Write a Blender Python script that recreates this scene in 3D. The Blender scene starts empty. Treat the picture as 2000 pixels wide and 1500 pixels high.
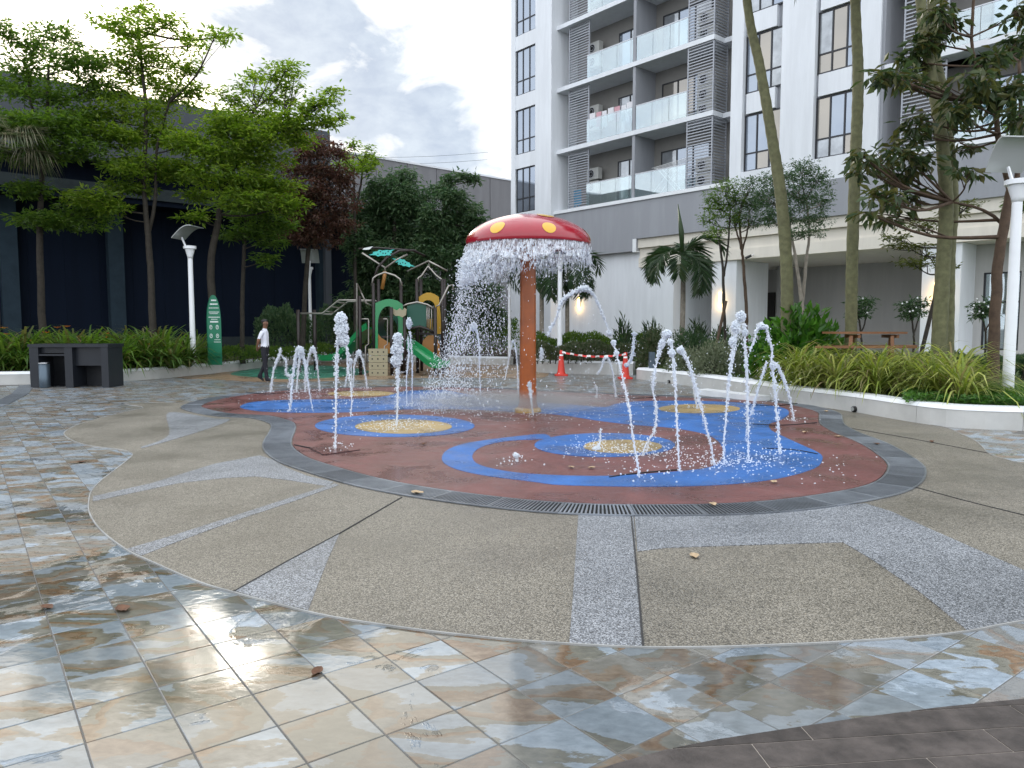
import bpy, bmesh, math, random
import numpy as np
from mathutils import Vector, Matrix
random.seed(7); rng = np.random.default_rng(7)
SC = bpy.context.scene; COL = SC.collection
R = math.radians
# ------------------------------------------------------------------ camera
FPX = 1450.0; CH = 1.5; TH = math.atan(110/FPX); S_, C_ = math.sin(TH), math.cos(TH)
cam = bpy.data.cameras.new('camera'); cam.sensor_width = 36; cam.lens = 36*FPX/2000; cam.clip_end = 3000; cam.clip_start = .05
co = bpy.data.objects.new('camera', cam); COL.objects.link(co)
co.location = (0, 0, CH); co.rotation_euler = (math.pi/2-TH, 0, 0); SC.camera = co
# ------------------------------------------------------------------ world
SUN_AZ = R(-22.0); SUN_EL = R(17)            # azimuth from +Y, clockwise
SUND = Vector((math.sin(SUN_AZ)*math.cos(SUN_EL), math.cos(SUN_AZ)*math.cos(SUN_EL), math.sin(SUN_EL)))
def raydir(u, v):
    r = (u-1000)/FPX; p = (750-v)/FPX
    return Vector((r, C_+p*S_, -S_+p*C_))
def nd(nt, t, **k):
    n = nt.nodes.new(t)
    for a, b in k.items():
        if a.startswith('i_'):
            n.inputs[a[2:].replace('_', ' ')].default_value = b
        else: setattr(n, a, b)
    return n
def ramp(nt, fac, stops, interp='LINEAR'):
    n = nt.nodes.new('ShaderNodeValToRGB'); e = n.color_ramp.elements; n.color_ramp.interpolation = interp
    e[0].position = stops[0][0]; e[1].position = stops[-1][0]
    for p, c in stops[1:-1]: e.new(p)
    for el, (p, c) in zip(e, stops):
        el.position = p; el.color = (c, c, c, 1) if isinstance(c, (int, float)) else (*c, 1)
    if fac is not None: nt.links.new(fac, n.inputs[0])
    return n.outputs[0]
def math_(nt, op, a, b=None, c=None, clamp=False):
    n = nt.nodes.new('ShaderNodeMath'); n.operation = op; n.use_clamp = clamp
    for i, x in enumerate((a, b, c)):
        if x is None: continue
        if isinstance(x, (int, float)): n.inputs[i].default_value = x
        else: nt.links.new(x, n.inputs[i])
    return n.outputs[0]
def mixc(nt, fac, a, b, mode='MIX'):
    n = nt.nodes.new('ShaderNodeMix'); n.data_type = 'RGBA'; n.blend_type = mode
    for i, x in ((0, fac), (6, a), (7, b)):
        if isinstance(x, (int, float)): n.inputs[i].default_value = x
        elif isinstance(x, (tuple, list)): n.inputs[i].default_value = (*x, 1)
        else: nt.links.new(x, n.inputs[i])
    return n.outputs[2]
def noise(nt, vec, scale, detail=4, rough=.55, dist=0):
    n = nt.nodes.new('ShaderNodeTexNoise'); n.inputs['Scale'].default_value = scale
    n.inputs['Detail'].default_value = detail; n.inputs['Roughness'].default_value = rough; n.inputs['Distortion'].default_value = dist
    if vec is not None: nt.links.new(vec, n.inputs['Vector'])
    return n.outputs[0]
W = bpy.data.worlds.new('World'); SC.world = W; W.use_nodes = True
nt = W.node_tree; nt.nodes.clear()
out = nt.nodes.new('ShaderNodeOutputWorld'); bg = nt.nodes.new('ShaderNodeBackground'); bg.inputs[1].default_value = .1
nt.links.new(bg.outputs[0], out.inputs[0])
sky = nt.nodes.new('ShaderNodeTexSky'); sky.sky_type = 'NISHITA'; sky.sun_disc = False
sky.sun_elevation = SUN_EL; sky.sun_rotation = SUN_AZ; sky.dust_density = 2.0
tc = nt.nodes.new('ShaderNodeTexCoord'); DIR = tc.outputs['Generated']
def blob(u, v, rad):
    d = raydir(u, v).normalized()
    n = nt.nodes.new('ShaderNodeVectorMath'); n.operation = 'DISTANCE'
    nt.links.new(DIR, n.inputs[0]); n.inputs[1].default_value = d
    q = math_(nt, 'DIVIDE', n.outputs['Value'], rad/FPX*.9)
    return math_(nt, 'SUBTRACT', 1, q, clamp=False)
mx = None
for b in ((590, 95, 190), (700, 190, 190), (500, 160, 110), (640, 40, 120), (830, 250, 150), (880, 310, 130)):
    o = blob(*b); mx = o if mx is None else math_(nt, 'MAXIMUM', mx, o)
mp = nt.nodes.new('ShaderNodeMapping'); mp.inputs['Scale'].default_value = (1, 1, 1.7); nt.links.new(DIR, mp.inputs[0])
n1 = noise(nt, mp.outputs[0], 9, 9, .6, .4)
n2 = noise(nt, mp.outputs[0], 2.4, 8, .58, .3)
n3 = noise(nt, mp.outputs[0], 22, 6, .6, .2)
edge = math_(nt, 'ADD', math_(nt, 'MULTIPLY', mx, .55), math_(nt, 'MULTIPLY', math_(nt, 'SUBTRACT', n1, .5), 1.25))
grey_m = ramp(nt, edge, [(.05, 0), (.13, .8), (.3, 1)])
far = ramp(nt, n2, [(.6, 0), (.7, 1)])            # the same kind of grey cloud over the rest of the sky
grey_m = math_(nt, 'MAXIMUM', grey_m, math_(nt, 'MULTIPLY', far, ramp(nt, mx, [(-.0, 1), (.3, .0)])))
greycol = mixc(nt, ramp(nt, n3, [(.35, 0), (.7, 1)]), (2.35, 2.9, 3.75), (3.3, 3.85, 4.5))
white = mixc(nt, ramp(nt, n1, [(.3, 0), (.65, 1)]), (7.4, 8.1, 9.3), (10.8, 11.2, 11.6))
sd = nt.nodes.new('ShaderNodeVectorMath'); sd.operation = 'DOT_PRODUCT'; nt.links.new(DIR, sd.inputs[0]); sd.inputs[1].default_value = SUND
glow = math_(nt, 'POWER', math_(nt, 'MAXIMUM', sd.outputs['Value'], 0), 14)
white = mixc(nt, math_(nt, 'MULTIPLY', glow, .6), white, (24, 20.5, 14.5))
cl = mixc(nt, math_(nt, 'MULTIPLY', grey_m, .97), white, greycol)
thin = mixc(nt, .985, sky.outputs[0], cl)
nt.links.new(thin, bg.inputs[0])
# ------------------------------------------------------------------ sun, exposure
sl = bpy.data.lights.new('sun', 'SUN'); sl.energy = .55; sl.angle = R(14); sl.color = (1, .93, .82)
so = bpy.data.objects.new('sun', sl); COL.objects.link(so); so.rotation_euler = (-SUND).to_track_quat('-Z', 'Y').to_euler(); so.location = (-8, 20, 30)
SC.view_settings.view_transform = 'Standard'; SC.view_settings.look = 'None'; SC.view_settings.exposure = 1.0; SC.view_settings.gamma = 1
SC.cycles.use_denoising = True
SC.cycles.max_bounces = 8; SC.cycles.transparent_max_bounces = 16
SC.cycles.caustics_reflective = False; SC.cycles.caustics_refractive = False
SC.cycles.sample_clamp_indirect = 6
# ------------------------------------------------------------------ geometry helpers
def G(u, v, z=0.0):
    d = raydir(u, v); t = (z-CH)/d.z
    return Vector((d.x*t, d.y*t, z))
def P(u, v, y):
    d = raydir(u, v); t = y/d.y
    return Vector((d.x*t, y, CH+d.z*t))
def PXM(y): return y/FPX                     # metres per photo pixel at distance y
class MB:
    def __init__(s): s.v = []; s.f = []; s.m = []; s.cur = 0
    def add(s, vs, fs):
        o = len(s.v); s.v += [tuple(p) for p in vs]
        for f in fs: s.f.append(tuple(i+o for i in f)); s.m.append(s.cur)
    def obox(s, o, a, b, c):
        o, a, b, c = map(Vector, (o, a, b, c))
        s.add([o, o+a, o+a+b, o+b, o+c, o+a+c, o+a+b+c, o+b+c],
              [(0, 3, 2, 1), (4, 5, 6, 7), (0, 1, 5, 4), (1, 2, 6, 5), (2, 3, 7, 6), (3, 0, 4, 7)])
    def box(s, c, sz, rz=0, M=None):
        M = M or Matrix.Rotation(rz, 3, 'Z')
        a, b, d = (M @ Vector((sz[0], 0, 0)), M @ Vector((0, sz[1], 0)), M @ Vector((0, 0, sz[2])))
        s.obox(Vector(c)-(a+b+d)/2, a, b, d)
    def beam(s, p, q, w, h=None, up=(0, 0, 1)):
        p, q = Vector(p), Vector(q); h = h or w; d = q-p; n = d.normalized(); u = Vector(up)
        if abs(n.dot(u)) > .98: u = Vector((0, 1, 0))
        x = n.cross(u).normalized(); y = x.cross(n)
        s.obox(p-x*w/2-y*h/2, d, x*w, y*h)
    def tube(s, pts, rad, n=8, cap=True):
        pts = [Vector(p) for p in pts]; N = len(pts)
        if isinstance(rad, (int, float)): rad = [rad]*N
        vs = []; up = Vector((0.31, .17, .93))
        for i, p in enumerate(pts):
            t = (pts[min(i+1, N-1)]-pts[max(i-1, 0)]).normalized()
            if abs(t.dot(up)) > .95: up = Vector((1, .2, .1))
            x = t.cross(up).normalized(); y = x.cross(t); up = y
            for k in range(n):
                a = 2*math.pi*k/n; vs.append(p+(x*math.cos(a)+y*math.sin(a))*rad[i])
        fs = [(i*n+k, i*n+(k+1) % n, (i+1)*n+(k+1) % n, (i+1)*n+k) for i in range(N-1) for k in range(n)]
        if cap: fs += [tuple(range(n))[::-1], tuple(range((N-1)*n, N*n))]
        s.add(vs, fs)
    def lathe(s, prof, n=24, c=(0, 0, 0), cap=True):
        vs = [(c[0]+r*math.cos(2*math.pi*k/n), c[1]+r*math.sin(2*math.pi*k/n), c[2]+z) for r, z in prof for k in range(n)]
        N = len(prof)
        fs = [(i*n+k, i*n+(k+1) % n, (i+1)*n+(k+1) % n, (i+1)*n+k) for i in range(N-1) for k in range(n)]
        if cap: fs += [tuple(range(n))[::-1], tuple(range((N-1)*n, N*n))]
        s.add(vs, fs)
    def prism(s, poly, z0, z1, bottom=True):
        a = sum(poly[i][0]*poly[(i+1) % len(poly)][1]-poly[(i+1) % len(poly)][0]*poly[i][1] for i in range(len(poly)))
        if a < 0: poly = poly[::-1]
        n = len(poly)
        vs = [(p[0], p[1], z0) for p in poly]+[(p[0], p[1], z1) for p in poly]
        fs = [tuple(range(n, 2*n))]+[(i, (i+1) % n, n+(i+1) % n, n+i) for i in range(n)]
        if bottom: fs.append(tuple(range(n))[::-1])
        s.add(vs, fs)
    def build(s, name, mats, parent=None, smooth=False):
        me = bpy.data.meshes.new(name); me.from_pydata(s.v, [], s.f)
        mats = mats if isinstance(mats, (list, tuple)) else [mats]
        for m in mats: me.materials.append(m)
        if len(mats) > 1: me.polygons.foreach_set('material_index', s.m)
        if smooth: me.polygons.foreach_set('use_smooth', [True]*len(me.polygons))
        me.update()
        return link(name, me, parent)
WP = {}
def link(name, me, parent=None):
    o = bpy.data.objects.new(name, me); COL.objects.link(o)
    if parent is not None: o.parent = parent; o.matrix_parent_inverse = WP.get(parent.name, Matrix.Identity(4))
    return o
def npmesh(name, V, F, mat, parent=None, smooth=False):
    V = np.asarray(V, dtype=np.float32); F = np.asarray(F, dtype=np.int32)
    me = bpy.data.meshes.new(name); k = F.shape[1]
    me.vertices.add(len(V)); me.vertices.foreach_set('co', V.ravel())
    me.loops.add(F.size); me.loops.foreach_set('vertex_index', F.ravel())
    me.polygons.add(len(F)); me.polygons.foreach_set('loop_start', np.arange(len(F), dtype=np.int32)*k)
    me.polygons.foreach_set('use_smooth', np.full(len(F), smooth))
    me.materials.append(mat); me.update(calc_edges=True)
    return link(name, me, parent)
def tag(o, label=None, cat=None, group=None, kind=None):
    if label: o['label'] = label
    if cat: o['category'] = cat
    if group: o['group'] = group
    if kind: o['kind'] = kind
    return o
def empty(name, loc=(0, 0, 0), label=None, cat=None, group=None, rz=0, world=True):
    o = bpy.data.objects.new(name, None); COL.objects.link(o); o.location = loc; o.rotation_euler = (0, 0, rz); o.empty_display_size = .1
    if world: WP[o.name] = Matrix.Translation(-Vector(loc))
    return tag(o, label, cat, group)
def copy_tree(o, parent=None):
    c = o.copy(); COL.objects.link(c); c.parent = parent
    for ch in list(o.children): copy_tree(ch, c)
    return c
def catmull(pts, per=6, closed=True):
    pts = [Vector(p) for p in pts]; n = len(pts); o = []
    rngi = range(n) if closed else range(n-1)
    for i in rngi:
        if closed: a, b, c, d = pts[i-1], pts[i], pts[(i+1) % n], pts[(i+2) % n]
        else: a, b, c, d = pts[max(i-1, 0)], pts[i], pts[i+1], pts[min(i+2, n-1)]
        for k in range(per):
            t = k/per
            o.append(.5*((2*b)+(c-a)*t+(2*a-5*b+4*c-d)*t*t+(3*b-a-3*c+d)*t**3))
    if not closed: o.append(pts[-1])
    return o
def resample(pts, step, closed=True):
    pts = list(pts)+([pts[0]] if closed else []); o = [pts[0].copy()]; acc = 0; L = 0
    for i in range(len(pts)-1):
        a, b = pts[i], pts[i+1]; l = (b-a).length
        if l < 1e-9: continue
        while L+l >= step*len(o):
            o.append(a.lerp(b, (step*len(o)-L)/l))
        L += l
    if closed and (o[-1]-o[0]).length < step*.5: o.pop()
    return o
def inpoly(x, y, poly):
    c = False; n = len(poly); j = n-1
    for i in range(n):
        xi, yi = poly[i][0], poly[i][1]; xj, yj = poly[j][0], poly[j][1]
        if (yi > y) != (yj > y) and x < (xj-xi)*(y-yi)/(yj-yi)+xi: c = not c
        j = i
    return c
# unit icospheres
def ico_base(sub):
    bm = bmesh.new(); bmesh.ops.create_icosphere(bm, subdivisions=sub, radius=1)
    V = np.array([v.co[:] for v in bm.verts]); F = np.array([[v.index for v in f.verts] for f in bm.faces]); bm.free(); return V, F
ICO1, ICO2 = ico_base(1), ico_base(2)
def drops(c, r, base=ICO1):
    """c (N,3) centres, r (N,3) radii -> verts, faces"""
    V, F = base; c = np.asarray(c, float); r = np.asarray(r, float)
    if r.ndim == 1: r = np.repeat(r[:, None], 3, 1)
    vv = (V[None]*r[:, None, :]+c[:, None, :]).reshape(-1, 3)
    ff = (F[None]+(np.arange(len(c))*len(V))[:, None, None]).reshape(-1, 3)
    return vv, ff
# ------------------------------------------------------------------ materials
MATS = {}
def M(name, col=(.5, .5, .5), rough=.5, metal=0, spec=.5, coat=0, emis=None, es=0, trans=0, alpha=1, ior=1.45, bump=0, bscale=40, var=0, vscale=3, rnd=0, sss=0):
    if name in MATS: return MATS[name]
    m = bpy.data.materials.new(name); m.use_nodes = True; t = m.node_tree; b = t.nodes['Principled BSDF']
    b.inputs['Base Color'].default_value = (*col, 1); b.inputs['Roughness'].default_value = rough; b.inputs['Metallic'].default_value = metal
    b.inputs['Specular IOR Level'].default_value = spec; b.inputs['Coat Weight'].default_value = coat; b.inputs['IOR'].default_value = ior
    b.inputs['Transmission Weight'].default_value = trans; b.inputs['Alpha'].default_value = alpha
    if emis: b.inputs['Emission Color'].default_value = (*emis, 1); b.inputs['Emission Strength'].default_value = es
    pos = None
    if bump or var or rnd:
        g = t.nodes.new('ShaderNodeNewGeometry'); pos = g.outputs['Position']
    c = None
    if var:
        n = noise(t, pos, vscale, 6, .6)
        c = mixc(t, ramp(t, n, [(.3, 0), (.7, 1)]), tuple(x*(1-var) for x in col), tuple(min(1, x*(1+var)) for x in col))
    if rnd:
        oi = t.nodes.new('ShaderNodeObjectInfo')
        k = ramp(t, oi.outputs['Random'], [(0, 1-rnd), (1, 1+rnd)])
        c = mixc(t, 1.0, c if c is not None else tuple(col), k, 'MULTIPLY')
    if c is not None: t.links.new(c, b.inputs['Base Color'])
    if bump:
        n = noise(t, pos, bscale, 4, .6)
        bp = t.nodes.new('ShaderNodeBump'); bp.inputs['Strength'].default_value = bump; bp.inputs['Distance'].default_value = .01
        t.links.new(n, bp.inputs['Height']); t.links.new(bp.outputs[0], b.inputs['Normal'])
    MATS[name] = m; return m
def leafmat(name, cols, trans=.45, rough=.45, spec=.4):
    if name in MATS: return MATS[name]
    m = bpy.data.materials.new(name); m.use_nodes = True; t = m.node_tree; b = t.nodes['Principled BSDF']; o = t.nodes['Material Output']
    g = t.nodes.new('ShaderNodeNewGeometry')
    st = [(i/max(1, len(cols)-1), c) for i, c in enumerate(cols)]
    c = ramp(t, g.outputs['Random Per Island'], st)
    n = noise(t, g.outputs['Position'], 1.3, 3)
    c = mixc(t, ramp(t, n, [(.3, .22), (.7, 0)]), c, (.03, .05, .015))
    t.links.new(c, b.inputs['Base Color']); b.inputs['Roughness'].default_value = rough; b.inputs['Specular IOR Level'].default_value = spec
    tr = t.nodes.new('ShaderNodeBsdfTranslucent')
    hs = t.nodes.new('ShaderNodeHueSaturation'); hs.inputs['Value'].default_value = 1.7; hs.inputs['Saturation'].default_value = 1.1; t.links.new(c, hs.inputs['Color'])
    t.links.new(hs.outputs[0], tr.inputs[0])
    mx = t.nodes.new('ShaderNodeMixShader'); mx.inputs[0].default_value = trans
    t.links.new(b.outputs[0], mx.inputs[1]); t.links.new(tr.outputs[0], mx.inputs[2]); t.links.new(mx.outputs[0], o.inputs[0])
    MATS[name] = m; return m
def custom(name):
    m = bpy.data.materials.new(name); m.use_nodes = True; MATS[name] = m
    return m, m.node_tree, m.node_tree.nodes['Principled BSDF'], m.node_tree.nodes['Material Output']
def bump_to(t, b, h, strength, dist=.01):
    bp = t.nodes.new('ShaderNodeBump'); bp.inputs['Strength'].default_value = strength; bp.inputs['Distance'].default_value = dist
    t.links.new(h, bp.inputs['Height']); t.links.new(bp.outputs[0], b.inputs['Normal'])
# slate look floor tile, wet in patches
m, t, b, o = custom('slate_tile')
g = t.nodes.new('ShaderNodeNewGeometry'); pos = g.outputs['Position']; isl = g.outputs['Random Per Island']; oi = t.nodes.new('ShaderNodeObjectInfo')
rid = math_(t, 'FRACT', math_(t, 'ADD', isl, oi.outputs['Random']))
off = t.nodes.new('ShaderNodeCombineXYZ'); t.links.new(math_(t, 'MULTIPLY', rid, 57), off.inputs[0]); t.links.new(math_(t, 'MULTIPLY', rid, 31), off.inputs[1])
av = t.nodes.new('ShaderNodeVectorMath'); av.operation = 'ADD'; t.links.new(pos, av.inputs[0]); t.links.new(off.outputs[0], av.inputs[1])
mpn = t.nodes.new('ShaderNodeMapping'); mpn.inputs['Rotation'].default_value = (0, 0, R(40)); mpn.inputs['Scale'].default_value = (1.0, 1.9, 1); t.links.new(av.outputs[0], mpn.inputs[0])
sw = noise(t, mpn.outputs[0], 1.15, 3, .45, .6)
fine = noise(t, mpn.outputs[0], 14, 8, .65, .3)
band = ramp(t, math_(t, 'ADD', sw, math_(t, 'MULTIPLY', math_(t, 'SUBTRACT', fine, .5), .10)),
            [(.30, (.26, .32, .38)), (.43, (.34, .40, .46)), (.436, (.17, .165, .135)), (.49, (.23, .22, .18)), (.496, (.20, .12, .065)), (.535, (.30, .22, .15)), (.541, (.22, .21, .185)), (.59, (.30, .285, .255)), (.596, (.36, .42, .48)), (.72, (.27, .32, .37))])
shade = ramp(t, fine, [(.25, .55), (.75, 1.0)])
colr = mixc(t, 1, mixc(t, 1, band, shade, 'MULTIPLY'), ramp(t, math_(t, 'FRACT', math_(t, 'MULTIPLY', rid, 13.7)), [(0, .68), (1, 1.12)]), 'MULTIPLY')
colr = mixc(t, ramp(t, rid, [(0, .0), (.3, .5), (.4, .0), (.7, .0), (1, .5)]), colr, mixc(t, ramp(t, rid, [(.5, 0), (.55, 1)]), (.215, .205, .18), (.255, .27, .285)))
wet = noise(t, pos, 1.1, 7, .64, .6)
wd_ = t.nodes.new('ShaderNodeVectorMath'); wd_.operation = 'DISTANCE'; t.links.new(pos, wd_.inputs[0]); wd_.inputs[1].default_value = (-.9, 3.0, 0)
near = ramp(t, math_(t, 'DIVIDE', wd_.outputs['Value'], 8), [(.12, .10), (.32, .02), (.5, -.0), (1, -.0)])
wet = math_(t, 'ADD', wet, math_(t, 'SUBTRACT', near, ramp(t, math_(t, 'DIVIDE', wd_.outputs['Value'], 20), [(.1, 0), (.4, .12)])))
wetm = ramp(t, wet, [(.50, 0), (.525, 1)])
colr = mixc(t, math_(t, 'MULTIPLY', wetm, .5), colr, mixc(t, 1, colr, (.5, .5, .46), 'MULTIPLY'))
t.links.new(colr, b.inputs['Base Color'])
rr = ramp(t, fine, [(.3, .2), (.7, .42)])
rough = mixc(t, wetm, rr, (.035, .035, .035)); t.links.new(rough, b.inputs['Roughness'])
b.inputs['Specular IOR Level'].default_value = .6
bh = math_(t, 'MULTIPLY', fine, math_(t, 'SUBTRACT', 1.0, math_(t, 'MULTIPLY', wetm, .93)))
rip = noise(t, pos, 9, 2, .5)
bh = math_(t, 'ADD', bh, math_(t, 'MULTIPLY', math_(t, 'MULTIPLY', wetm, rip), .12))
bump_to(t, b, bh, .42, .012)
# pebble wash (exposed aggregate)
def pebble(name, cA, cB, cC):
    m, t, b, o = custom(name)
    g = t.nodes.new('ShaderNodeNewGeometry'); pos = g.outputs['Position']
    v = t.nodes.new('ShaderNodeTexVoronoi'); v.inputs['Scale'].default_value = 125; t.links.new(pos, v.inputs['Vector'])
    bw = t.nodes.new('ShaderNodeSeparateColor'); t.links.new(v.outputs['Color'], bw.inputs[0])
    c = ramp(t, bw.outputs[0], [(.0, cA), (.5, cB), (1, cC)])
    big = noise(t, pos, .9, 5, .6); c = mixc(t, 1, c, ramp(t, big, [(.3, .74), (.7, 1.12)]), 'MULTIPLY')
    gap = ramp(t, v.outputs['Distance'], [(.35, 1), (.75, .35)])
    c = mixc(t, 1, c, gap, 'MULTIPLY')
    t.links.new(c, b.inputs['Base Color']); t.links.new(ramp(t, big, [(.35, .35), (.65, .6)]), b.inputs['Roughness'])
    bump_to(t, b, math_(t, 'SUBTRACT', 1, v.outputs['Distance']), .5, .004)
    return m
pebble('pebble_tan', (.12, .108, .084), (.238, .212, .166), (.36, .33, .275))
pebble('pebble_grey', (.10, .107, .118), (.262, .277, .30), (.48, .50, .53))
def rubber(name, col, var=.28):
    m, t, b, o = custom(name)
    g = t.nodes.new('ShaderNodeNewGeometry'); pos = g.outputs['Position']
    v = t.nodes.new('ShaderNodeTexVoronoi'); v.inputs['Scale'].default_value = 210; t.links.new(pos, v.inputs['Vector'])
    bw = t.nodes.new('ShaderNodeSeparateColor'); t.links.new(v.outputs['Color'], bw.inputs[0])
    k = ramp(t, bw.outputs[0], [(0, 1-var), (1, 1+var)])
    big = noise(t, pos, 1.1, 6, .6); k2 = ramp(t, big, [(.3, .8), (.7, 1.15)])
    c = mixc(t, 1, mixc(t, 1, col, k, 'MULTIPLY'), k2, 'MULTIPLY')
    dust = ramp(t, noise(t, pos, .55, 5, .6), [(.55, 0), (.75, .18)])
    c = mixc(t, dust, c, (.34, .30, .30))
    t.links.new(c, b.inputs['Base Color'])
    wt = noise(t, pos, 1.3, 6, .62, .4); wm = ramp(t, wt, [(.40, 0), (.62, 1)])
    b.inputs['Specular IOR Level'].default_value = .42; t.links.new(mixc(t, wm, (.55, .55, .55), (.2, .2, .2)), b.inputs['Roughness']); c2 = mixc(t, wm, c, mixc(t, 1, c, (.72, .72, .74), 'MULTIPLY')); t.links.new(c2, b.inputs['Base Color'])
    bump_to(t, b, bw.outputs[1], .35, .004)
    return m
rubber('rubber_maroon', (.155, .058, .053)); rubber('rubber_blue', (.026, .13, .40)); rubber('rubber_tan', (.38, .27, .11)); rubber('rubber_green', (.04, .19, .125)); rubber('rubber_brown', (.28, .19, .115))
# water
m, t, b, o = custom('white_water')
b.inputs['Base Color'].default_value = (.93, .96, 1, 1); b.inputs['Roughness'].default_value = .15; b.inputs['IOR'].default_value = 1.33
b.inputs['Transmission Weight'].default_value = .06; b.inputs['Subsurface Weight'].default_value = 0
tl = t.nodes.new('ShaderNodeBsdfTranslucent'); tl.inputs[0].default_value = (.92, .96, 1, 1)
mx = t.nodes.new('ShaderNodeMixShader'); mx.inputs[0].default_value = .5; t.links.new(b.outputs[0], mx.inputs[1]); t.links.new(tl.outputs[0], mx.inputs[2])
tp_ = t.nodes.new('ShaderNodeBsdfTransparent'); m3 = t.nodes.new('ShaderNodeMixShader'); m3.inputs[0].default_value = .22; t.links.new(mx.outputs[0], m3.inputs[1]); t.links.new(tp_.outputs[0], m3.inputs[2]); t.links.new(m3.outputs[0], o.inputs[0])
m, t, b, o = custom('water_sheet')
g = t.nodes.new('ShaderNodeNewGeometry'); mpn = t.nodes.new('ShaderNodeMapping'); mpn.inputs['Scale'].default_value = (1, 1, .35); t.links.new(g.outputs['Position'], mpn.inputs[0])
n = noise(t, mpn.outputs[0], 26, 5, .7, .6); a = ramp(t, n, [(.42, .06), (.62, .85)])
tr = t.nodes.new('ShaderNodeBsdfTransparent'); mx = t.nodes.new('ShaderNodeMixShader'); t.links.new(a, mx.inputs[0])
b.inputs['Base Color'].default_value = (.9, .94, 1, 1); b.inputs['Roughness'].default_value = .15
t.links.new(tr.outputs[0], mx.inputs[1]); t.links.new(b.outputs[0], mx.inputs[2]); t.links.new(mx.outputs[0], o.inputs[0])
# window glass / balustrade glass
def glass(name, tint, refl, alpha):
    m, t, b, o = custom(name); t.nodes.remove(b)
    tr = t.nodes.new('ShaderNodeBsdfTransparent'); tr.inputs[0].default_value = (*tint, 1)
    gl = t.nodes.new('ShaderNodeBsdfGlossy'); gl.inputs['Roughness'].default_value = .02; gl.inputs[0].default_value = (.9, .95, 1, 1)
    df = t.nodes.new('ShaderNodeBsdfDiffuse'); df.inputs[0].default_value = (.62, .70, .72, 1)
    m1 = t.nodes.new('ShaderNodeMixShader'); m1.inputs[0].default_value = alpha; t.links.new(tr.outputs[0], m1.inputs[1]); t.links.new(df.outputs[0], m1.inputs[2])
    m2 = t.nodes.new('ShaderNodeMixShader'); m2.inputs[0].default_value = refl; t.links.new(m1.outputs[0], m2.inputs[1]); t.links.new(gl.outputs[0], m2.inputs[2])
    t.links.new(m2.outputs[0], o.inputs[0]); return m
glass('balustrade_glass', (.78, .87, .86), .24, .10)
m = M('window_glass', (.30, .34, .40), .03, metal=.62)
m = M('curtain_glass', (.36, .38, .40), .05, metal=.5, var=.25, vscale=2)
def weathered(name, col, k):
    m, t, b, o = custom(name); g = t.nodes.new('ShaderNodeNewGeometry'); mp_ = t.nodes.new('ShaderNodeMapping'); mp_.inputs['Scale'].default_value = (1, 1, .12); t.links.new(g.outputs['Position'], mp_.inputs[0])
    st = noise(t, mp_.outputs[0], 2.2, 7, .65); bl = noise(t, g.outputs['Position'], .35, 5, .6)
    c = mixc(t, ramp(t, st, [(.42, k), (.62, 0)]), col, tuple(x*.62 for x in col)); c = mixc(t, ramp(t, bl, [(.4, k*.7), (.65, 0)]), c, tuple(x*.8 for x in col))
    t.links.new(c, b.inputs['Base Color']); b.inputs['Roughness'].default_value = .75; b.inputs['Specular IOR Level'].default_value = .1 if max(col) < .1 else .3; bump_to(t, b, noise(t, g.outputs['Position'], 25, 4), .08)
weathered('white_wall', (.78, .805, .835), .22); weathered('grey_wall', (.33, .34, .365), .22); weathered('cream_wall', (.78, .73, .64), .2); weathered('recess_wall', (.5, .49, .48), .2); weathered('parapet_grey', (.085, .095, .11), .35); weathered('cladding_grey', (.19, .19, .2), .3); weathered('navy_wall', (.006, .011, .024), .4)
M('white_wall', (.80, .82, .84), .7, var=.05, vscale=.8, bump=.08, bscale=30)
M('cream_wall', (.80, .75, .66), .7, var=.04, vscale=.8)
M('grey_wall', (.34, .35, .37), .7, var=.06, vscale=.6)
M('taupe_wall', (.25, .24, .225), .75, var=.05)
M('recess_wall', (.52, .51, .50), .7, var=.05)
M('dark_alu', (.035, .037, .042), .4, metal=.3); M('light_alu', (.55, .57, .60), .4, metal=.4); M('white_paint', (.80, .82, .84), .35, var=.03)
M('navy_wall', (.006, .011, .024), .6, var=.25, vscale=.5); M('navy_pilaster', (.024, .04, .055), .7, spec=.15, var=.15)
M('ledge_grey', (.035, .045, .048), .7, spec=.15, var=.2); M('parapet_grey', (.13, .14, .16), .7, var=.1, vscale=.4); M('cladding_grey', (.20, .20, .21), .55, var=.08, vscale=.4)
M('terrazzo', (.52, .52, .50), .6, var=.12, vscale=2, bump=.15, bscale=150); M('terrazzo_cap', (.70, .72, .74), .5, var=.08, vscale=3, bump=.1, bscale=120)
M('soil', (.045, .032, .022), .95, var=.4, vscale=6, bump=.6, bscale=20); M('lawn', (.06, .10, .025), .9, var=.4, vscale=8, bump=.6, bscale=60)
M('granite', (.014, .017, .023), .35, var=.35, vscale=120); M('granite_in', (.012, .014, .018), .5)
M('steel', (.55, .56, .58), .25, metal=1); M('bin_blue', (.09, .12, .15), .35, metal=.6)
M('cap_red', (.33, .008, .022), .22, coat=.6, var=.08, vscale=3); M('spot_yellow', (.68, .38, .02), .25, coat=.5); M('stem_orange', (.30, .07, .007), .35, coat=.2, var=.18, vscale=4); M('base_yellow', (.55, .34, .07), .35, coat=.3)
M('cone_red', (.6, .045, .028), .45, var=.1); M('cone_white', (.8, .8, .8), .4)
M('timber', (.22, .10, .042), .55, var=.25, vscale=12); M('bark', (.036, .03, .023), .85, var=.35, vscale=7, bump=.6, bscale=25)
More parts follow.
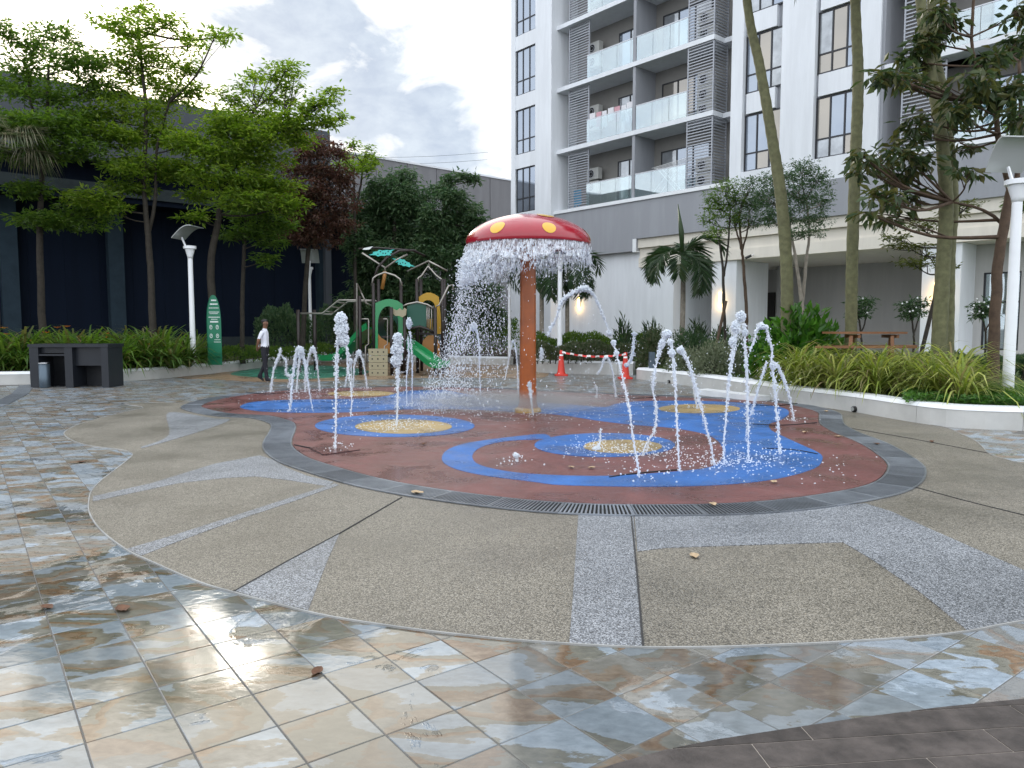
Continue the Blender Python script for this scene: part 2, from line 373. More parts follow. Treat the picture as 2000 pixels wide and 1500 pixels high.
M('bark_green', (.125, .125, .06), .75, var=.3, vscale=9, bump=.4, bscale=20); M('bark_pale', (.25, .22, .18), .8, var=.3, vscale=9, bump=.4, bscale=20); M('bark_brown', (.085, .055, .036), .85, var=.3, vscale=8, bump=.6, bscale=22)
M('play_post', (.022, .015, .013), .4); M('play_green', (.016, .23, .075), .3, coat=.3); M('play_dark_green', (.01, .075, .048), .35); M('play_teal', (.06, .52, .46), .35); M('play_yellow', (.42, .24, .015), .35); M('play_steel', (.36, .335, .30), .35, metal=.7); M('play_tan', (.32, .285, .185), .5); M('play_orange', (.33, .15, .035), .4); M('hole_dark', (.01, .01, .012), .7)
M('sign_green', (.012, .16, .085), .4); M('sign_white', (.75, .8, .78), .5)
M('panel_grey', (.40, .42, .41), .3, metal=.3); M('grate', (.22, .24, .27), .33, metal=.5, var=.25, vscale=4, rnd=.35); M('grate_pit', (.006, .007, .008), .9)
M('grout', (.13, .125, .115), .85, var=.2); M('joint_dark', (.03, .03, .03), .8)
M('plank', (.062, .052, .047), .5, spec=.4, var=.45, vscale=9, bump=.4, bscale=30, rnd=.3); M('plank_grout', (.34, .30, .26), .8)
M('dry_leaf', (.11, .05, .025), .7, var=.4, vscale=30); M('dry_leaf_pale', (.42, .31, .19), .7, var=.3, vscale=30)
M('asphalt', (.12, .12, .12), .9, var=.2); M('lamp_glow', (1, .7, .3), .5, emis=(1, .62, .16), es=6); M('cctv_black', (.02, .02, .02), .4)
M('skin', (.20, .10, .06), .5); M('shirt', (.72, .74, .82), .8, var=.06, vscale=9); M('trousers', (.012, .012, .018), .8); M('hair', (.012, .01, .01), .5); M('shoe', (.01, .01, .01), .3)
M('ac_white', (.55, .55, .52), .5); M('cloth_white', (.75, .74, .76), .9); M('cloth_pink', (.62, .36, .40), .9); M('cloth_blue', (.12, .35, .55), .9); M('door_dark', (.02, .015, .013), .4); M('warm_glass', (.34, .315, .28), .05, metal=.6)
# ================================================================== GROUND
def V2(pts): return [G(u, v).to_2d().to_3d() for u, v in pts]
mb = MB(); mb.add([(-900, -300, -.03), (900, -300, -.03), (900, 1500, -.03), (-900, 1500, -.03)], [(0, 1, 2, 3)])
tag(mb.build('ground', M('asphalt')), kind='structure')
mb = MB(); mb.prism([(-24, -4), (12, -4), (12, 31), (-24, 31)], -.025, -.006, bottom=False)
tile_bed = tag(mb.build('tile_paving', M('grout')), kind='structure')
TA = R(36.6); ta = Vector((math.cos(TA), math.sin(TA), 0)); tb = Vector((-math.sin(TA), math.cos(TA), 0)); TS = .3
pad_px = [(397, 792), (406, 800), (455, 809), (525, 813), (567, 823), (579, 832), (577, 846), (572, 860), (574, 874), (595, 891), (630, 905), (725, 932), (830, 953), (970, 972), (1103, 984), (1250, 988), (1450, 984), (1604, 967), (1702, 945), (1732, 914), (1712, 890), (1674, 866), (1625, 845), (1600, 829), (1598, 817), (1596, 807), (1569, 798), (1513, 787), (1420, 781), (1300, 776), (1180, 771), (1050, 765), (950, 760), (850, 757), (750, 757), (640, 760), (560, 764), (500, 770), (440, 779)]
pad = resample(catmull(V2(pad_px), 6), .06)
agg_px = [(352, 786), (280, 797), (210, 813), (157, 828), (130, 841), (126, 850), (147, 863), (182, 872), (227, 877), (252, 883), (259, 888), (250, 898), (227, 916), (196, 940), (178, 961), (173, 982), (175, 1003), (196, 1035), (245, 1073), (297, 1098), (385, 1136), (455, 1157), (560, 1185), (647, 1205), (790, 1227), (924, 1243), (1050, 1254), (1225, 1264), (1350, 1265), (1475, 1262), (1650, 1254), (1860, 1238), (2000, 1213)]
agg = V2(agg_px)+[Vector((3.6, 4.0, 0)), Vector((5.2, 4.8, 0)), Vector((6.1, 6.2, 0)), Vector((6.0, 7.4, 0))]+V2([(2000, 906), (1968, 898), (1933, 887), (1919, 873), (1905, 861), (1875, 847), (1847, 835), (1793, 826), (1709, 810.5), (1653, 802), (1600, 795)])
agg_in = V2([(1420, 783), (1050, 768), (640, 763), (420, 785)])
aggp = resample(catmull(agg, 5), .08)+agg_in
mb = MB(); mb.prism(aggp, -.02, .002, bottom=False)
AGG = tag(mb.build('pebble_wash_paving', M('pebble_tan')), kind='structure')
# grey pebble bands laid in the tan field
bands = [
 [(507, 890), (420, 906), (297, 944), (182, 970), (181, 980), (350, 944), (440, 934), (500, 931), (560, 938), (640, 950), (652, 942), (600, 930), (560, 914), (530, 897)],
 [(654, 945), (560, 975), (440, 1014), (340, 1046), (248, 1073), (276, 1086), (370, 1050), (470, 1014), (570, 981), (662, 948)],
 [(663, 1043), (560, 1098), (458, 1155), (530, 1176), (602, 1193), (622, 1140), (642, 1090)],
 [(1130, 1000), (1237, 1003), (1245, 1130), (1256, 1264), (1184, 1262), (1112, 1258), (1122, 1120)],
 [(1239, 1004), (1400, 1004), (1560, 996), (1690, 984), (1741, 1000), (1825, 1038), (2000, 1115), (2130, 1172), (2070, 1200), (1980, 1216), (1890, 1233), (1800, 1160), (1700, 1092), (1646, 1060), (1475, 1065), (1300, 1071), (1245, 1078)],
 [(330, 806), (420, 818), (450, 820), (400, 840), (300, 870), (275, 874), (330, 850)]]
for i, bnd in enumerate(bands):
    mb = MB(); mb.prism(resample(catmull(V2(bnd), 5), .1) if i == 5 else V2(bnd), -.01, .0045+.0004*i, bottom=False); mb.build('grey_pebble_band', M('pebble_grey'), AGG)
def strip(poly, w, z0, z1, name, mat, parent):
    mb = MB()
    for i in range(len(poly)-1):
        a, c = poly[i], poly[i+1]; n = (c-a).normalized().cross(Vector((0, 0, 1)))*w/2
        mb.prism([a-n, a+n, c+n, c-n], z0, z1, bottom=False)
    return mb.build(name, mat, parent)
for ln in ([(785, 972), (663, 1043), (560, 1098), (456, 1157)], [(1233, 1008), (1245, 1130), (1256, 1264)], [(1790, 953), (1890, 980), (2000, 1007), (2150, 1045)], [(1650, 835), (1780, 857), (1932, 886)]):
    strip(V2(ln), .011, -.01, .0078, 'expansion_joint', M('joint_dark'), AGG)
strip(aggp[:-4], .009, -.01, .0065, 'edge_trim', M('edge_strip', (.30, .30, .29), .7, var=.3, vscale=3), AGG)
# individual tiles
camx = lambda p: 1000+FPX*p.x/max(p.y, .1)
cand = []
for i in range(-60, 75):
    for j in range(-60, 100):
        c = ta*((i+.5)*TS)+tb*((j+.5)*TS)
        if not (-13 < c.x < 9.5 and 1.9 < c.y < 24): continue
        if abs(c.x)/c.y > .80: continue
        corners = [c+ta*sx*TS/2+tb*sy*TS/2 for sx in (-1, 1) for sy in (-1, 1)]
        if all(inpoly(q.x, q.y, aggp) for q in corners) or all(inpoly(q.x, q.y, pad) for q in corners): continue
        if c.y > 8 and c.x > 7.2: continue
        cand.append(c)
cand.sort(key=lambda c: c.length)
def tile_mesh():
    h = TS/2-.0025; me = bpy.data.meshes.new('tile'); b = .0025
    vs = [(sx*h, sy*h, -.012) for sx, sy in ((-1, -1), (1, -1), (1, 1), (-1, 1))]+[(sx*h, sy*h, -b) for sx, sy in ((-1, -1), (1, -1), (1, 1), (-1, 1))]+[(sx*(h-b), sy*(h-b), 0) for sx, sy in ((-1, -1), (1, -1), (1, 1), (-1, 1))]
    fs = [(8, 9, 10, 11)]+[(k, (k+1) % 4, 4+(k+1) % 4, 4+k) for k in range(4)]+[(4+k, 4+(k+1) % 4, 8+(k+1) % 4, 8+k) for k in range(4)]
    me.from_pydata(vs, [], fs); me.materials.append(M('slate_tile')); me.update(); return me
tme = tile_mesh()
for c in cand[:300]:
    o = link('tile', tme, tile_bed); o.location = (c.x, c.y, -.003+random.uniform(-.0006, .0006)); o.rotation_euler = (random.uniform(-.002, .002), random.uniform(-.002, .002), TA)
mb = MB(); h = TS/2-.0025
for c in cand[300:]:
    z = -.003+random.uniform(-.0006, .0006)
    q = [c+ta*sx*h+tb*sy*h for sx, sy in ((-1, -1), (1, -1), (1, 1), (-1, 1))]
    mb.add([(p.x, p.y, z) for p in q], [(0, 1, 2, 3)])
tag(mb.build('tile_field', M('slate_tile'), tile_bed), kind='stuff')
# dark plank paving, near corner
edge = [G(u, v) for u, v in ((1100, 1530), (1200, 1495), (1300, 1467), (1394, 1448), (1517, 1429), (1667, 1406), (1825, 1385), (2000, 1367), (2150, 1352))]
def clip(poly, a, c):
    n = Vector((-(c-a).y, (c-a).x, 0)); o = []
    for i in range(len(poly)):
        p, q = poly[i], poly[(i+1) % len(poly)]; dp, dq = n.dot(p-a), n.dot(q-a)
        if dp <= 0: o.append(p)
        if (dp < 0) != (dq < 0) and abs(dp-dq) > 1e-9: o.append(p.lerp(q, dp/(dp-dq)))
    return o
def plank_zone(origin, ang, rows, cols, edges, wid, ln, name):
    da = Vector((math.cos(ang), math.sin(ang), 0)); db = Vector((-math.sin(ang), math.cos(ang), 0))
    base = [origin+da*-1, origin+da*(cols*ln+1), origin+da*(cols*ln+1)+db*rows*wid, origin+da*-1+db*rows*wid]
    for a, c in edges: base = clip(base, a, c)
    mb = MB(); mb.prism([p.to_2d() for p in base], -.01, .0035, bottom=False)
    st = tag(mb.build(name, M('plank_grout')), kind='structure')
    for r in range(rows):
        off = (r % 3)*ln*.37
        for k in range(-1, cols+1):
            x0 = k*ln+off; g = .0028
            poly = [origin+da*(x0+g)+db*(r*wid+g), origin+da*(x0+ln-g)+db*(r*wid+g), origin+da*(x0+ln-g)+db*((r+1)*wid-g), origin+da*(x0+g)+db*((r+1)*wid-g)]
            for a, c in edges:
                poly = clip(poly, a, c)
                if len(poly) < 3: break
            if len(poly) < 3: continue
            cen = sum(poly, Vector())/len(poly)
            if cen.y < .8: continue
            mb = MB(); mb.prism([p.to_2d() for p in poly], -.005, .006, bottom=False); mb.build('plank', M('plank'), st)
    return st
plank_zone(Vector((.0, 1.57, 0))-Vector((math.cos(R(6.2)), math.sin(R(6.2)), 0))*.6, R(6.2), 10, 5, [(edge[i], edge[i+1]) for i in range(len(edge)-1)], .15, .9, 'plank_paving')
# far left plank terrace with its drain
fe = [G(u, v) for u, v in ((-260, 858), (-100, 812), (-20, 790), (22, 770), (38, 752.5))]
plank_zone(Vector((-19, 12.0, 0)), R(62), 14, 12, [(fe[i+1], fe[i]) for i in range(len(fe)-2, -1, -1)][::-1] and [(fe[i], fe[i+1]) for i in range(len(fe)-1)], .3, 1.2, 'plank_terrace')
# ================================================================== SPLASH PAD
mb = MB(); mb.prism(pad, -.03, .016, bottom=False)
PAD = tag(mb.build('splash_pad', M('rubber_maroon')), kind='structure')
def pad_shape(px, z, mat, name, ell=False):
    if ell:
        cx, cy, rx, ry = px; a = G(cx-rx, cy); c = G(cx+rx, cy); f = G(cx, cy-ry); n = G(cx, cy+ry)
        cen = Vector(((a.x+c.x)/2, (f.y+n.y)/2, 0)); ax = (c.x-a.x)/2; ay = (f.y-n.y)/2; sk = (f.x-n.x)/2
        poly = [cen+Vector((ax*math.cos(k/48*2*math.pi)+sk*math.sin(k/48*2*math.pi), ay*math.sin(k/48*2*math.pi), 0)) for k in range(48)]
    else: poly = resample(catmull(V2(px), 6), .08)
    mb = MB(); mb.prism(poly, .0, z, bottom=False); return mb.build(name, M(mat), PAD)
blueS = [(470, 795), (500, 786), (590, 782), (680, 781), (750, 776), (790, 766), (860, 763), (905, 770), (960, 780), (1040, 787), (1120, 792), (1180, 797), (1201, 791), (1240, 786), (1292, 784.5), (1380, 785), (1485, 791), (1530, 799), (1541, 809), (1525, 822), (1503, 830), (1506, 842), (1530, 855), (1569, 873), (1600, 888), (1606, 901), (1590, 918), (1520, 938), (1415, 950), (1275, 954), (1100, 951), (1040, 944), (935, 930), (882, 916), (863, 900), (875, 881), (917, 867), (1005, 855), (1060, 850), (1075, 857), (1054, 860), (987, 864), (942, 875), (923, 891), (931, 908), (970, 920), (1040, 929), (1180, 933), (1310, 925), (1380, 917), (1408, 903), (1412, 882), (1401, 863), (1373, 849), (1310, 838), (1240, 832), (1170, 824), (1090, 812), (1000, 806), (900, 801), (800, 801), (740, 804), (680, 807), (600, 808), (520, 806), (480, 801)]
pad_shape(blueS, .0195, 'rubber_blue', 'blue_wave')
pad_shape((768, 834, 157, 22), .0205, 'rubber_blue', 'blue_ring', True)
pad_shape((1183, 872, 138, 23.5), .0215, 'rubber_blue', 'blue_ring', True)
for e in ((787, 836, 95, 14), (705, 770.5, 65, 5), (1217, 875.5, 77, 13.5), (1367, 800.5, 80, 9)): pad_shape(e, .0245, 'rubber_tan', 'tan_disc', True)
# lifted square nozzle covers and split seams
hp = [G(u, v) for u, v in ((606, 879), (668, 870), (703, 882), (632, 892))]
mb = MB(); mb.prism([p.to_2d() for p in hp], .01, .028, bottom=False); mb.build('nozzle_cover', M('rubber_maroon'), PAD)
strip(hp+[hp[0]], .016, .012, .022, 'cover_gap', M('hole_dark'), PAD)
for sm in ([(1470, 831), (1530, 833), (1597, 828)], [(1490, 879), (1550, 882), (1600, 891)], [(1205, 776), (1235, 780), (1290, 777)], [(480, 768), (520, 771), (590, 766)], [(1452, 788), (1500, 795), (1560, 790)], [(1190, 936), (1240, 929), (1330, 921)], [(575, 872), (620, 880), (650, 874)]):
    strip(resample(catmull(V2(sm), 5, False), .05, False), .014, .015, .0285, 'split_seam', M('hole_dark'), PAD)
# drain ring: pit + grate panels
def offs(poly, d):
    n = len(poly); a = sum(poly[i].x*poly[(i+1) % n].y-poly[(i+1) % n].x*poly[i].y for i in range(n)); sg = 1 if a > 0 else -1; o = []
    for i in range(n):
        t = (poly[(i+3) % n]-poly[i-3]).normalized(); o.append(poly[i]+Vector((t.y, -t.x, 0))*sg*d)
    return o
inn = offs(pad, .012); outr = offs(pad, .372)
mb = MB(); n = len(pad)
for i in range(n):
    j = (i+1) % n; mb.add([(*inn[i].to_2d(), .0085), (*outr[i].to_2d(), .0085), (*outr[j].to_2d(), .0085), (*inn[j].to_2d(), .0085)], [(0, 1, 2, 3)])
DR = tag(mb.build('drain_channel', M('grate_pit')), kind='structure')
fi = resample(inn, .03); k0 = 0
for i0 in range(0, n, 9):
    mb = MB(); idx = [(i0+k) % n for k in range(10)] if i0+9 < n else [(i0+k) for k in range(n-i0)]+[0]
    zt = .0165
    def lp(k, f): # point across the ring
        return inn[k].lerp(outr[k], f)
    for a in range(len(idx)-1):
        i, j = idx[a], idx[a+1]
        for f0, f1 in ((.0, .05), (.95, 1.0)):
            q = [lp(i, f0), lp(i, f1), lp(j, f1), lp(j, f0)]
            mb.prism([p.to_2d() for p in q], .006, zt, bottom=False)
        for s in range(2):
            t0, t1 = (s+.08)/2+.002, (s+.52)/2
            q = [lp(i, .05).lerp(lp(j, .05), t0), lp(i, .95).lerp(lp(j, .95), t0), lp(i, .95).lerp(lp(j, .95), t1), lp(i, .05).lerp(lp(j, .05), t1)]
            mb.prism([p.to_2d() for p in q], .006, zt, bottom=False)
    i, j = idx[-2], idx[-1]
    q = [lp(i, 0).lerp(lp(j, 0), .78), lp(i, 1).lerp(lp(j, 1), .78), lp(i, 1).lerp(lp(j, 1), .93), lp(i, 0).lerp(lp(j, 0), .93)]
    mb.prism([p.to_2d() for p in q], .006, zt+.0015, bottom=False)
    mb.build('grate_panel', M('grate'), DR)
# far left terrace drain grate
for a in range(len(fe)-1):
    p, q = fe[a], fe[a+1]; nn = Vector(((q-p).y, -(q-p).x, 0)).normalized()*.33
    mb = MB(); L = (q-p).length; k = max(1, int(L/.09))
    mb.prism([x.to_2d() for x in (p, p+nn, q+nn, q)], -.002, .0035, bottom=False)
    for s in range(k):
        u0, u1 = s/k, (s+.55)/k
        mb.prism([x.to_2d() for x in (p.lerp(q, u0), p.lerp(q, u0)+nn, p.lerp(q, u1)+nn, p.lerp(q, u1))], .0, .008, bottom=False)
    mb.build('grate_panel', M('grate'), DR)
# playground floor
mb = MB(); mb.prism(resample(catmull(V2([(345, 737), (420, 741), (520, 746), (700, 742), (870, 737), (1060, 737), (1040, 716), (900, 711), (640, 703), (520, 712), (430, 728)]), 5), .3), -.01, .004, bottom=False)
PF = tag(mb.build('playground_floor', M('rubber_brown')), kind='structure')
for sh in ([(450, 731), (500, 737), (570, 741), (680, 735), (720, 725), (650, 715), (560, 714), (490, 721)],):
    mb = MB(); mb.prism(resample(catmull(V2(sh), 5), .25), .0, .009, bottom=False); mb.build('green_patch', M('rubber_green'), PF)
mb = MB(); mb.prism([(-1.5, 17.5), (4.2, 17.5), (4.2, 25), (-1.5, 25)], -.01, .0015, bottom=False)
# ------------------------------------------------------------------ planter walls
def wall_run(px_base, name, label, cat, h, capw, seg=1.5, world_pts=None, inward=1):
    base = [Vector((p.x, p.y, 0)) for p in (world_pts or [G(u, v) for u, v in px_base])]
    pts = resample(catmull(base, 8, False), .25, False)
    root = empty(name, pts[0], label, cat)
    k = max(2, int(seg/.25)); i = 0
    def nrm(i):
        t = (pts[min(i+1, len(pts)-1)]-pts[max(i-1, 0)]).normalized(); return Vector((-t.y, t.x, 0))*inward
    while i < len(pts)-1:
        j = min(i+k, len(pts)-1); bm_, cm_ = MB(), MB()
        for a in range(i, j):
            p, q, n0, n1 = pts[a], pts[a+1], nrm(a), nrm(a+1)
            if a == j-1: q = q.lerp(p, .03)
            bm_.prism([x.to_2d() for x in (p, q, q+n1*capw*.9, p+n0*capw*.9)], -.02, h-.05, bottom=False)
            e = .045
            v = [p-n0*.012, q-n1*.012, q+n1*(e), p+n0*e, p+n0*capw, q+n1*capw]
            z = [h-.06, h-.06, h, h, h+.004, h+.004]
            vs = [Vector((x.x, x.y, zz)) for x, zz in zip(v, z)]
            lo = [Vector((x.x, x.y, h-.065)) for x in (p+n0*capw, q+n1*capw)]
            cm_.add(vs+lo, [(0, 1, 2, 3), (3, 2, 5, 4), (4, 5, 7, 6), (0, 3, 4, 6), (1, 7, 5, 2)])
        bm_.build('wall_panel', M('terrazzo'), root); cm_.build('coping', M('terrazzo_cap'), root)
        i = j
    return root, pts
WR, wr_pts = wall_run([(1243, 740), (1300, 747), (1400, 762), (1530, 785), (1653, 802.5), (1793, 826.5), (1880, 836), (2000, 841), (2120, 843), (2300, 846)], 'planter_wall', 'pale terrazzo planter wall curving along the edge of the splash pad', 'planter wall', .33, .3, inward=1)
WL, wl_pts = wall_run([(-320, 757), (-150, 754), (0, 751.5), (120, 749), (215, 746), (305, 740), (400, 731), (500, 720), (560, 713), (640, 706), (760, 707), (900, 711), (1000, 714)], 'planter_wall', 'low grey planter wall with white coping in front of the lily bed', 'planter wall', .33, .3, inward=1)
WM, wm_pts = wall_run([(1040, 722), (1048, 726), (1075, 729), (1160, 731), (1240, 733)], 'planter_wall', 'short grey planter wall behind the traffic cones', 'planter wall', .42, .3, inward=1)
# stone step and outlets at the wall
mb = MB(); a, c = G(1378, 769), G(1500, 784); n_ = Vector((-(c-a).y, (c-a).x, 0)).normalized()
mb.prism([x.to_2d() for x in (a-n_*.35, c-n_*.35, c+n_*.05, a+n_*.05)], 0, .12, bottom=False)
tag(mb.build('stone_step', M('terrazzo_cap')), 'low pale stone step against the curving planter wall', 'step')
def wall_light(u, v, lab):
    g = G(u, v+14); mb = MB(); best = min(wr_pts, key=lambda p: abs(camx(p)-u)); i = wr_pts.index(best); t = (wr_pts[i+1]-wr_pts[i-1]).normalized(); n_ = Vector((t.y, -t.x, 0))
    z = P(u, v, best.y).z
    e = empty('wall_outlet', (best.x, best.y, z), lab, 'outlet')
    mb.tube([Vector((best.x, best.y, z))-n_*.01, Vector((best.x, best.y, z))+n_*.05], [.055, .05], 12); mb.build('housing', M('cctv_black'), e)
    mb = MB(); mb.tube([Vector((best.x, best.y, z))+n_*.04, Vector((best.x, best.y, z))+n_*.058], [.036, .036], 12); mb.build('lens', M('panel_grey'), e)
wall_light(1678, 799, 'dark round outlet in the pale planter wall under the striped strap-leaf plants')
wall_light(1305, 746, 'dark round outlet near the pale end of the curving planter wall')
# garden soil / lawn
gp = wr_pts; poly = [p+Vector((.15, .2, 0)) for p in gp]+[Vector((26, 12, 0)), Vector((26, 24, 0)), Vector((12, 40, 0)), Vector((4.8, 34, 0)), Vector((4.4, 24, 0))]
mb = MB(); mb.prism([p.to_2d() for p in poly], -.02, .30, bottom=False); tag(mb.build('lawn', M('lawn')), kind='structure')
poly = [p+Vector((0, .25, 0)) for p in wl_pts]+[Vector((.2, 32, 0)), Vector((.2, 45, 0)), Vector((-32, 45, 0)), Vector((-32, 22, 0))]
mb = MB(); mb.prism([p.to_2d() for p in poly], -.02, .29, bottom=False); tag(mb.build('planting_bed', M('soil')), kind='structure')
poly = [p+Vector((0, .25, 0)) for p in wm_pts]+[Vector((4.0, 34, 0)), Vector((.9, 34, 0))]
mb = MB(); mb.prism([p.to_2d() for p in poly], -.02, .36, bottom=False); tag(mb.build('planting_bed', M('soil')), kind='structure')
# ================================================================== APARTMENT BUILDING
F0 = Vector((2.29, 39.0, 0)); FU = Vector((.649, -.760, 0)); FN = Vector((.760, .649, 0))
def A(u, w, z): return F0+FU*u+FN*w+Vector((0, 0, z))
def UX(x, w, z=10.5):
    r = (x-1000)/FPX
    return (r*(C_*(39+.649*w)-S_*(z-CH))-2.29-.76*w)/(.649+.76*r*C_)
def fb(mb, u0, u1, w0, w1, z0, z1):
    mb.obox(A(u0, w0, z0), FU*(u1-u0), FN*(w1-w0), (0, 0, z1-z0))
APT = empty('apartment_building', A(5, 0, 0), 'white and grey apartment block with stacked balconies and louvre screens', 'building')
def part(name, mat, boxes, parent=None, cut=None):
    mb = MB()
    for b_ in boxes: fb(mb, *b_)
    return mb.build(name, M(mat), parent or APT)
H = 3.09; Z0 = 7.5; NF = 6; TOP = Z0+NF*H
UL = UX(1002, -.38); UE = 27.6
uA = UX(1427, -.1); uB = UX(1718, -.1)          # white window piers block between two balcony bays
# main masses behind the facade
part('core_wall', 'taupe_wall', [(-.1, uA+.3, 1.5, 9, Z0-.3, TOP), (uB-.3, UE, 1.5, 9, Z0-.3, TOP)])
part('roof', 'grey_wall', [(UL-.3, UE+.2, -.5, 9.2, TOP, TOP+.5)])
# left stair block with strip windows
uw0, uw1 = UX(1006, -.38), UX(1045, -.38)
part('end_wall', 'white_wall', [(uw1, 0, -.38, 1.6, 0, TOP), (UL, uw1, .0, 8, 0, TOP)])
part('end_pier', 'white_wall', [(UL-.18, uw0, -.38, .0, 0, TOP)])
def window(u0, u1, w, z0, z1, cols, split, mats, frame='dark_alu', fw=.055):
    mb = MB(); d = .06
    zs = z0+split if split else z0
    for x in [u0, u1-fw]+[u0+(u1-u0)*k/cols-fw/2 for k in range(1, cols)]: fb(mb, x, x+fw, w, w+d, z0, z1)
    for z in [z0, z1-fw]+([zs-fw/2] if split else []): fb(mb, u0+fw, u1-fw, w+.004, w+d-.004, z, z+fw)
    f = mb.build('window', M(frame), APT)
    for k in range(cols):
        a = u0+(u1-u0)*k/cols; c = u0+(u1-u0)*(k+1)/cols
        for zz0, zz1 in (((zs, z1), (z0, zs)) if split else ((z0, z1),)):
            m2 = MB(); fb(m2, a+fw*.6, c-fw*.6, w+.03+random.uniform(0, .004), w+.04, zz0+fw*.6, zz1-fw*.6)
            m2.build('pane', M(random.choice(mats)), f)
    return f
for k in range(-1, NF):
    z0 = Z0+.18+k*H
    part('spandrel', 'white_wall', [(uw0, uw1, -.36, .0, z0+2.35, z0+H)])
    window(uw0+.02, uw1-.02, -.30, z0, z0+2.35, 3, .75, ['window_glass'])
    part('window_recess', 'grey_wall', [(uw0, uw1, -.2, .0, z0, z0+2.35)])
part('base_wall', 'white_wall', [(uw0, uw1, -.36, .0, 0, Z0+.18-H)])
# white window block
cA = (UX(1455, .1), UX(1530, .1)); cB = (UX(1595, .1), UX(1682, .1))
part('pier', 'white_wall', [(uA, cA[0], -.1, 9, Z0-.55, TOP)]); part('pier', 'white_wall', [(cA[1], cB[0], -.1, 9, Z0-.55, TOP)]); part('pier', 'white_wall', [(cB[1], uB, -.1, 9, Z0-.55, TOP)])
for c in (cA, cB):
    part('bay_wall', 'grey_wall', [(c[0], c[1], .2, 2, Z0-.3, TOP)])
    part('bay_base', 'white_wall', [(c[0], c[1], -.08, .6, Z0-.55, Z0+.28)])
    for k in range(NF):
        z0 = Z0+.30+k*H
        window(c[0]+.01, c[1]-.01, .1, z0, z0+2.25, 3, .72, ['window_glass', 'warm_glass', 'curtain_glass', 'window_glass'])
        part('spandrel', 'white_wall', [(c[0]+.12, c[1]-.3, .0, .3, z0+2.27, z0+H-.03)])
# balcony bays
def louvre(u0, u1, w, z0, z1, name='louvre_screen', axis='u'):
    mb = MB()
    if axis == 'u':
        for x in (u0, u1-.05): fb(mb, x, x+.05, w, w+.06, z0, z1)
        z = z0+.06
        while z < z1-.05: fb(mb, u0+.05, u1-.05, w+.005, w+.05, z, z+.042); z += .125
    else:
        fb(mb, u0, u0+.05, u1-.05, u1, z0, z1); z = z0+.06
        while z < z1-.05: fb(mb, u0+.005, u0+.045, w, u1-.05, z, z+.042); z += .125
    return tag(mb.build(name, M('louvre_grey', (.36, .375, .41), .45, metal=.2), APT), kind='stuff')
AC = None
def ac_unit(u, w, z, label, rot=False):
    """white outdoor unit, fan on the long face looking along -w (or along +u)"""
    global AC
    e = empty('air_conditioner', A(u, w, z), label, 'air conditioner', 'outdoor air conditioner units on the balconies')
    mb = MB(); mb.obox(A(u, w, z), FU*.78, FN*.3, (0, 0, .56)); mb.build('casing', M('ac_white'), e)
    c = A(u+.3, w-.012, z+.28); mb = MB()
    for i in range(14):
        a0, a1 = i/14*2*math.pi, (i+1)/14*2*math.pi
        for r0, r1 in ((.19, .215), (.10, .115)):
            pts = [c+(FU*math.cos(a)+Vector((0, 0, 1))*math.sin(a))*r for a, r in ((a0, r0), (a0, r1), (a1, r1), (a1, r0))]
            mb.add(pts+[p-FN*.01 for p in pts], [(4, 5, 6, 7), (0, 3, 2, 1), (0, 1, 5, 4), (2, 3, 7, 6)])
    mb.build('fan_grille', M('light_alu'), e)
    mb = MB(); mb.add([c]+[c+(FU*math.cos(i/16*2*math.pi)+Vector((0, 0, 1))*math.sin(i/16*2*math.pi))*.19 for i in range(16)], [(0, 1+(i+1) % 16, 1+i) for i in range(16)]); mb.build('fan', M('hole_dark'), e)
    return e
floors = ['lowest', 'second', 'third', 'fourth', 'fifth', 'sixth']
def bay(o, which):
    for k in range(NF):
        z = Z0+k*H
        ue = min(o+9.42, UE)
        if k > 0 or True:
            part('balcony_slab', 'white_wall', [(o, ue, 0, 1.6, z-.2+(.0 if k else .0), z)] if k else [(o, ue, .0, 1.6, z-.18, z)])
        if o+9.42 <= UE: part('ledge_slab', 'white_wall', [(ue, uA+.05, .75, 1.6, z-.2, z)])
        zc = z+H-.2
        part('partition', 'grey_wall', [(o+5.0, o+5.16, .06, 1.5, z, zc)])
        louvre(o+.62, o+2.04, .25, z+.01, zc-.01)
        louvre(o+8.05, ue-.04, .06, z+.01, zc-.01)
        if o+9.42 <= UE: louvre(o+9.36, 1.05, .15, z+.01, zc-.01, axis='w')
        for a, c in ((o+2.06, o+4.97), (o+5.19, o+8.03)):
            n = 3 if a < o+4 else 3
            for q in range(n):
                x0 = a+(c-a)*q/n; x1 = a+(c-a)*(q+1)/n
                mb = MB(); fb(mb, x0+.01, x1-.01, .07, .085, z+.03, z+1.08); mb.build('balustrade_panel', M('balustrade_glass'), APT)
            part('handrail', 'light_alu', [(a, c, .06, .10, z+1.085, z+1.12)])
        window(o+2.9, o+4.4, 1.44, z+.05, z+2.25, 2, 0, ['window_glass', 'curtain_glass', 'warm_glass'])
        window(o+5.6, o+8.3, 1.44, z+.05, z+2.25, 3, 0, ['window_glass', 'warm_glass', 'window_glass', 'curtain_glass'])
        if o < 5:
            window(o+9.7, o+10.3, 1.44, z+.9, z+2.1, 1, 0, ['window_glass'])
            if k < 5:
                for q in range(3 if k in (1,) else 2):
                    ac_unit(o+8.25, .5, z+.1+q*.66 if k != 1 else z+.05+q*.62, f'white outdoor unit behind corner louvres, {floors[k]} balcony floor, {("lowest", "second", "topmost")[q if q < 2 else 2]} of its stack')
                for q in range(2):
                    ac_unit(o+1.25, .95, z+.85+q*.66, f'pale outdoor unit behind end-wall louvres, {floors[k]} balcony floor, {("lower", "upper")[q]} of its pair')
bay(0, 'left'); bay(uB, 'right')
part('bay_return', 'grey_wall', [(uB, uB+.12, .0, 1.5, Z0, TOP)])
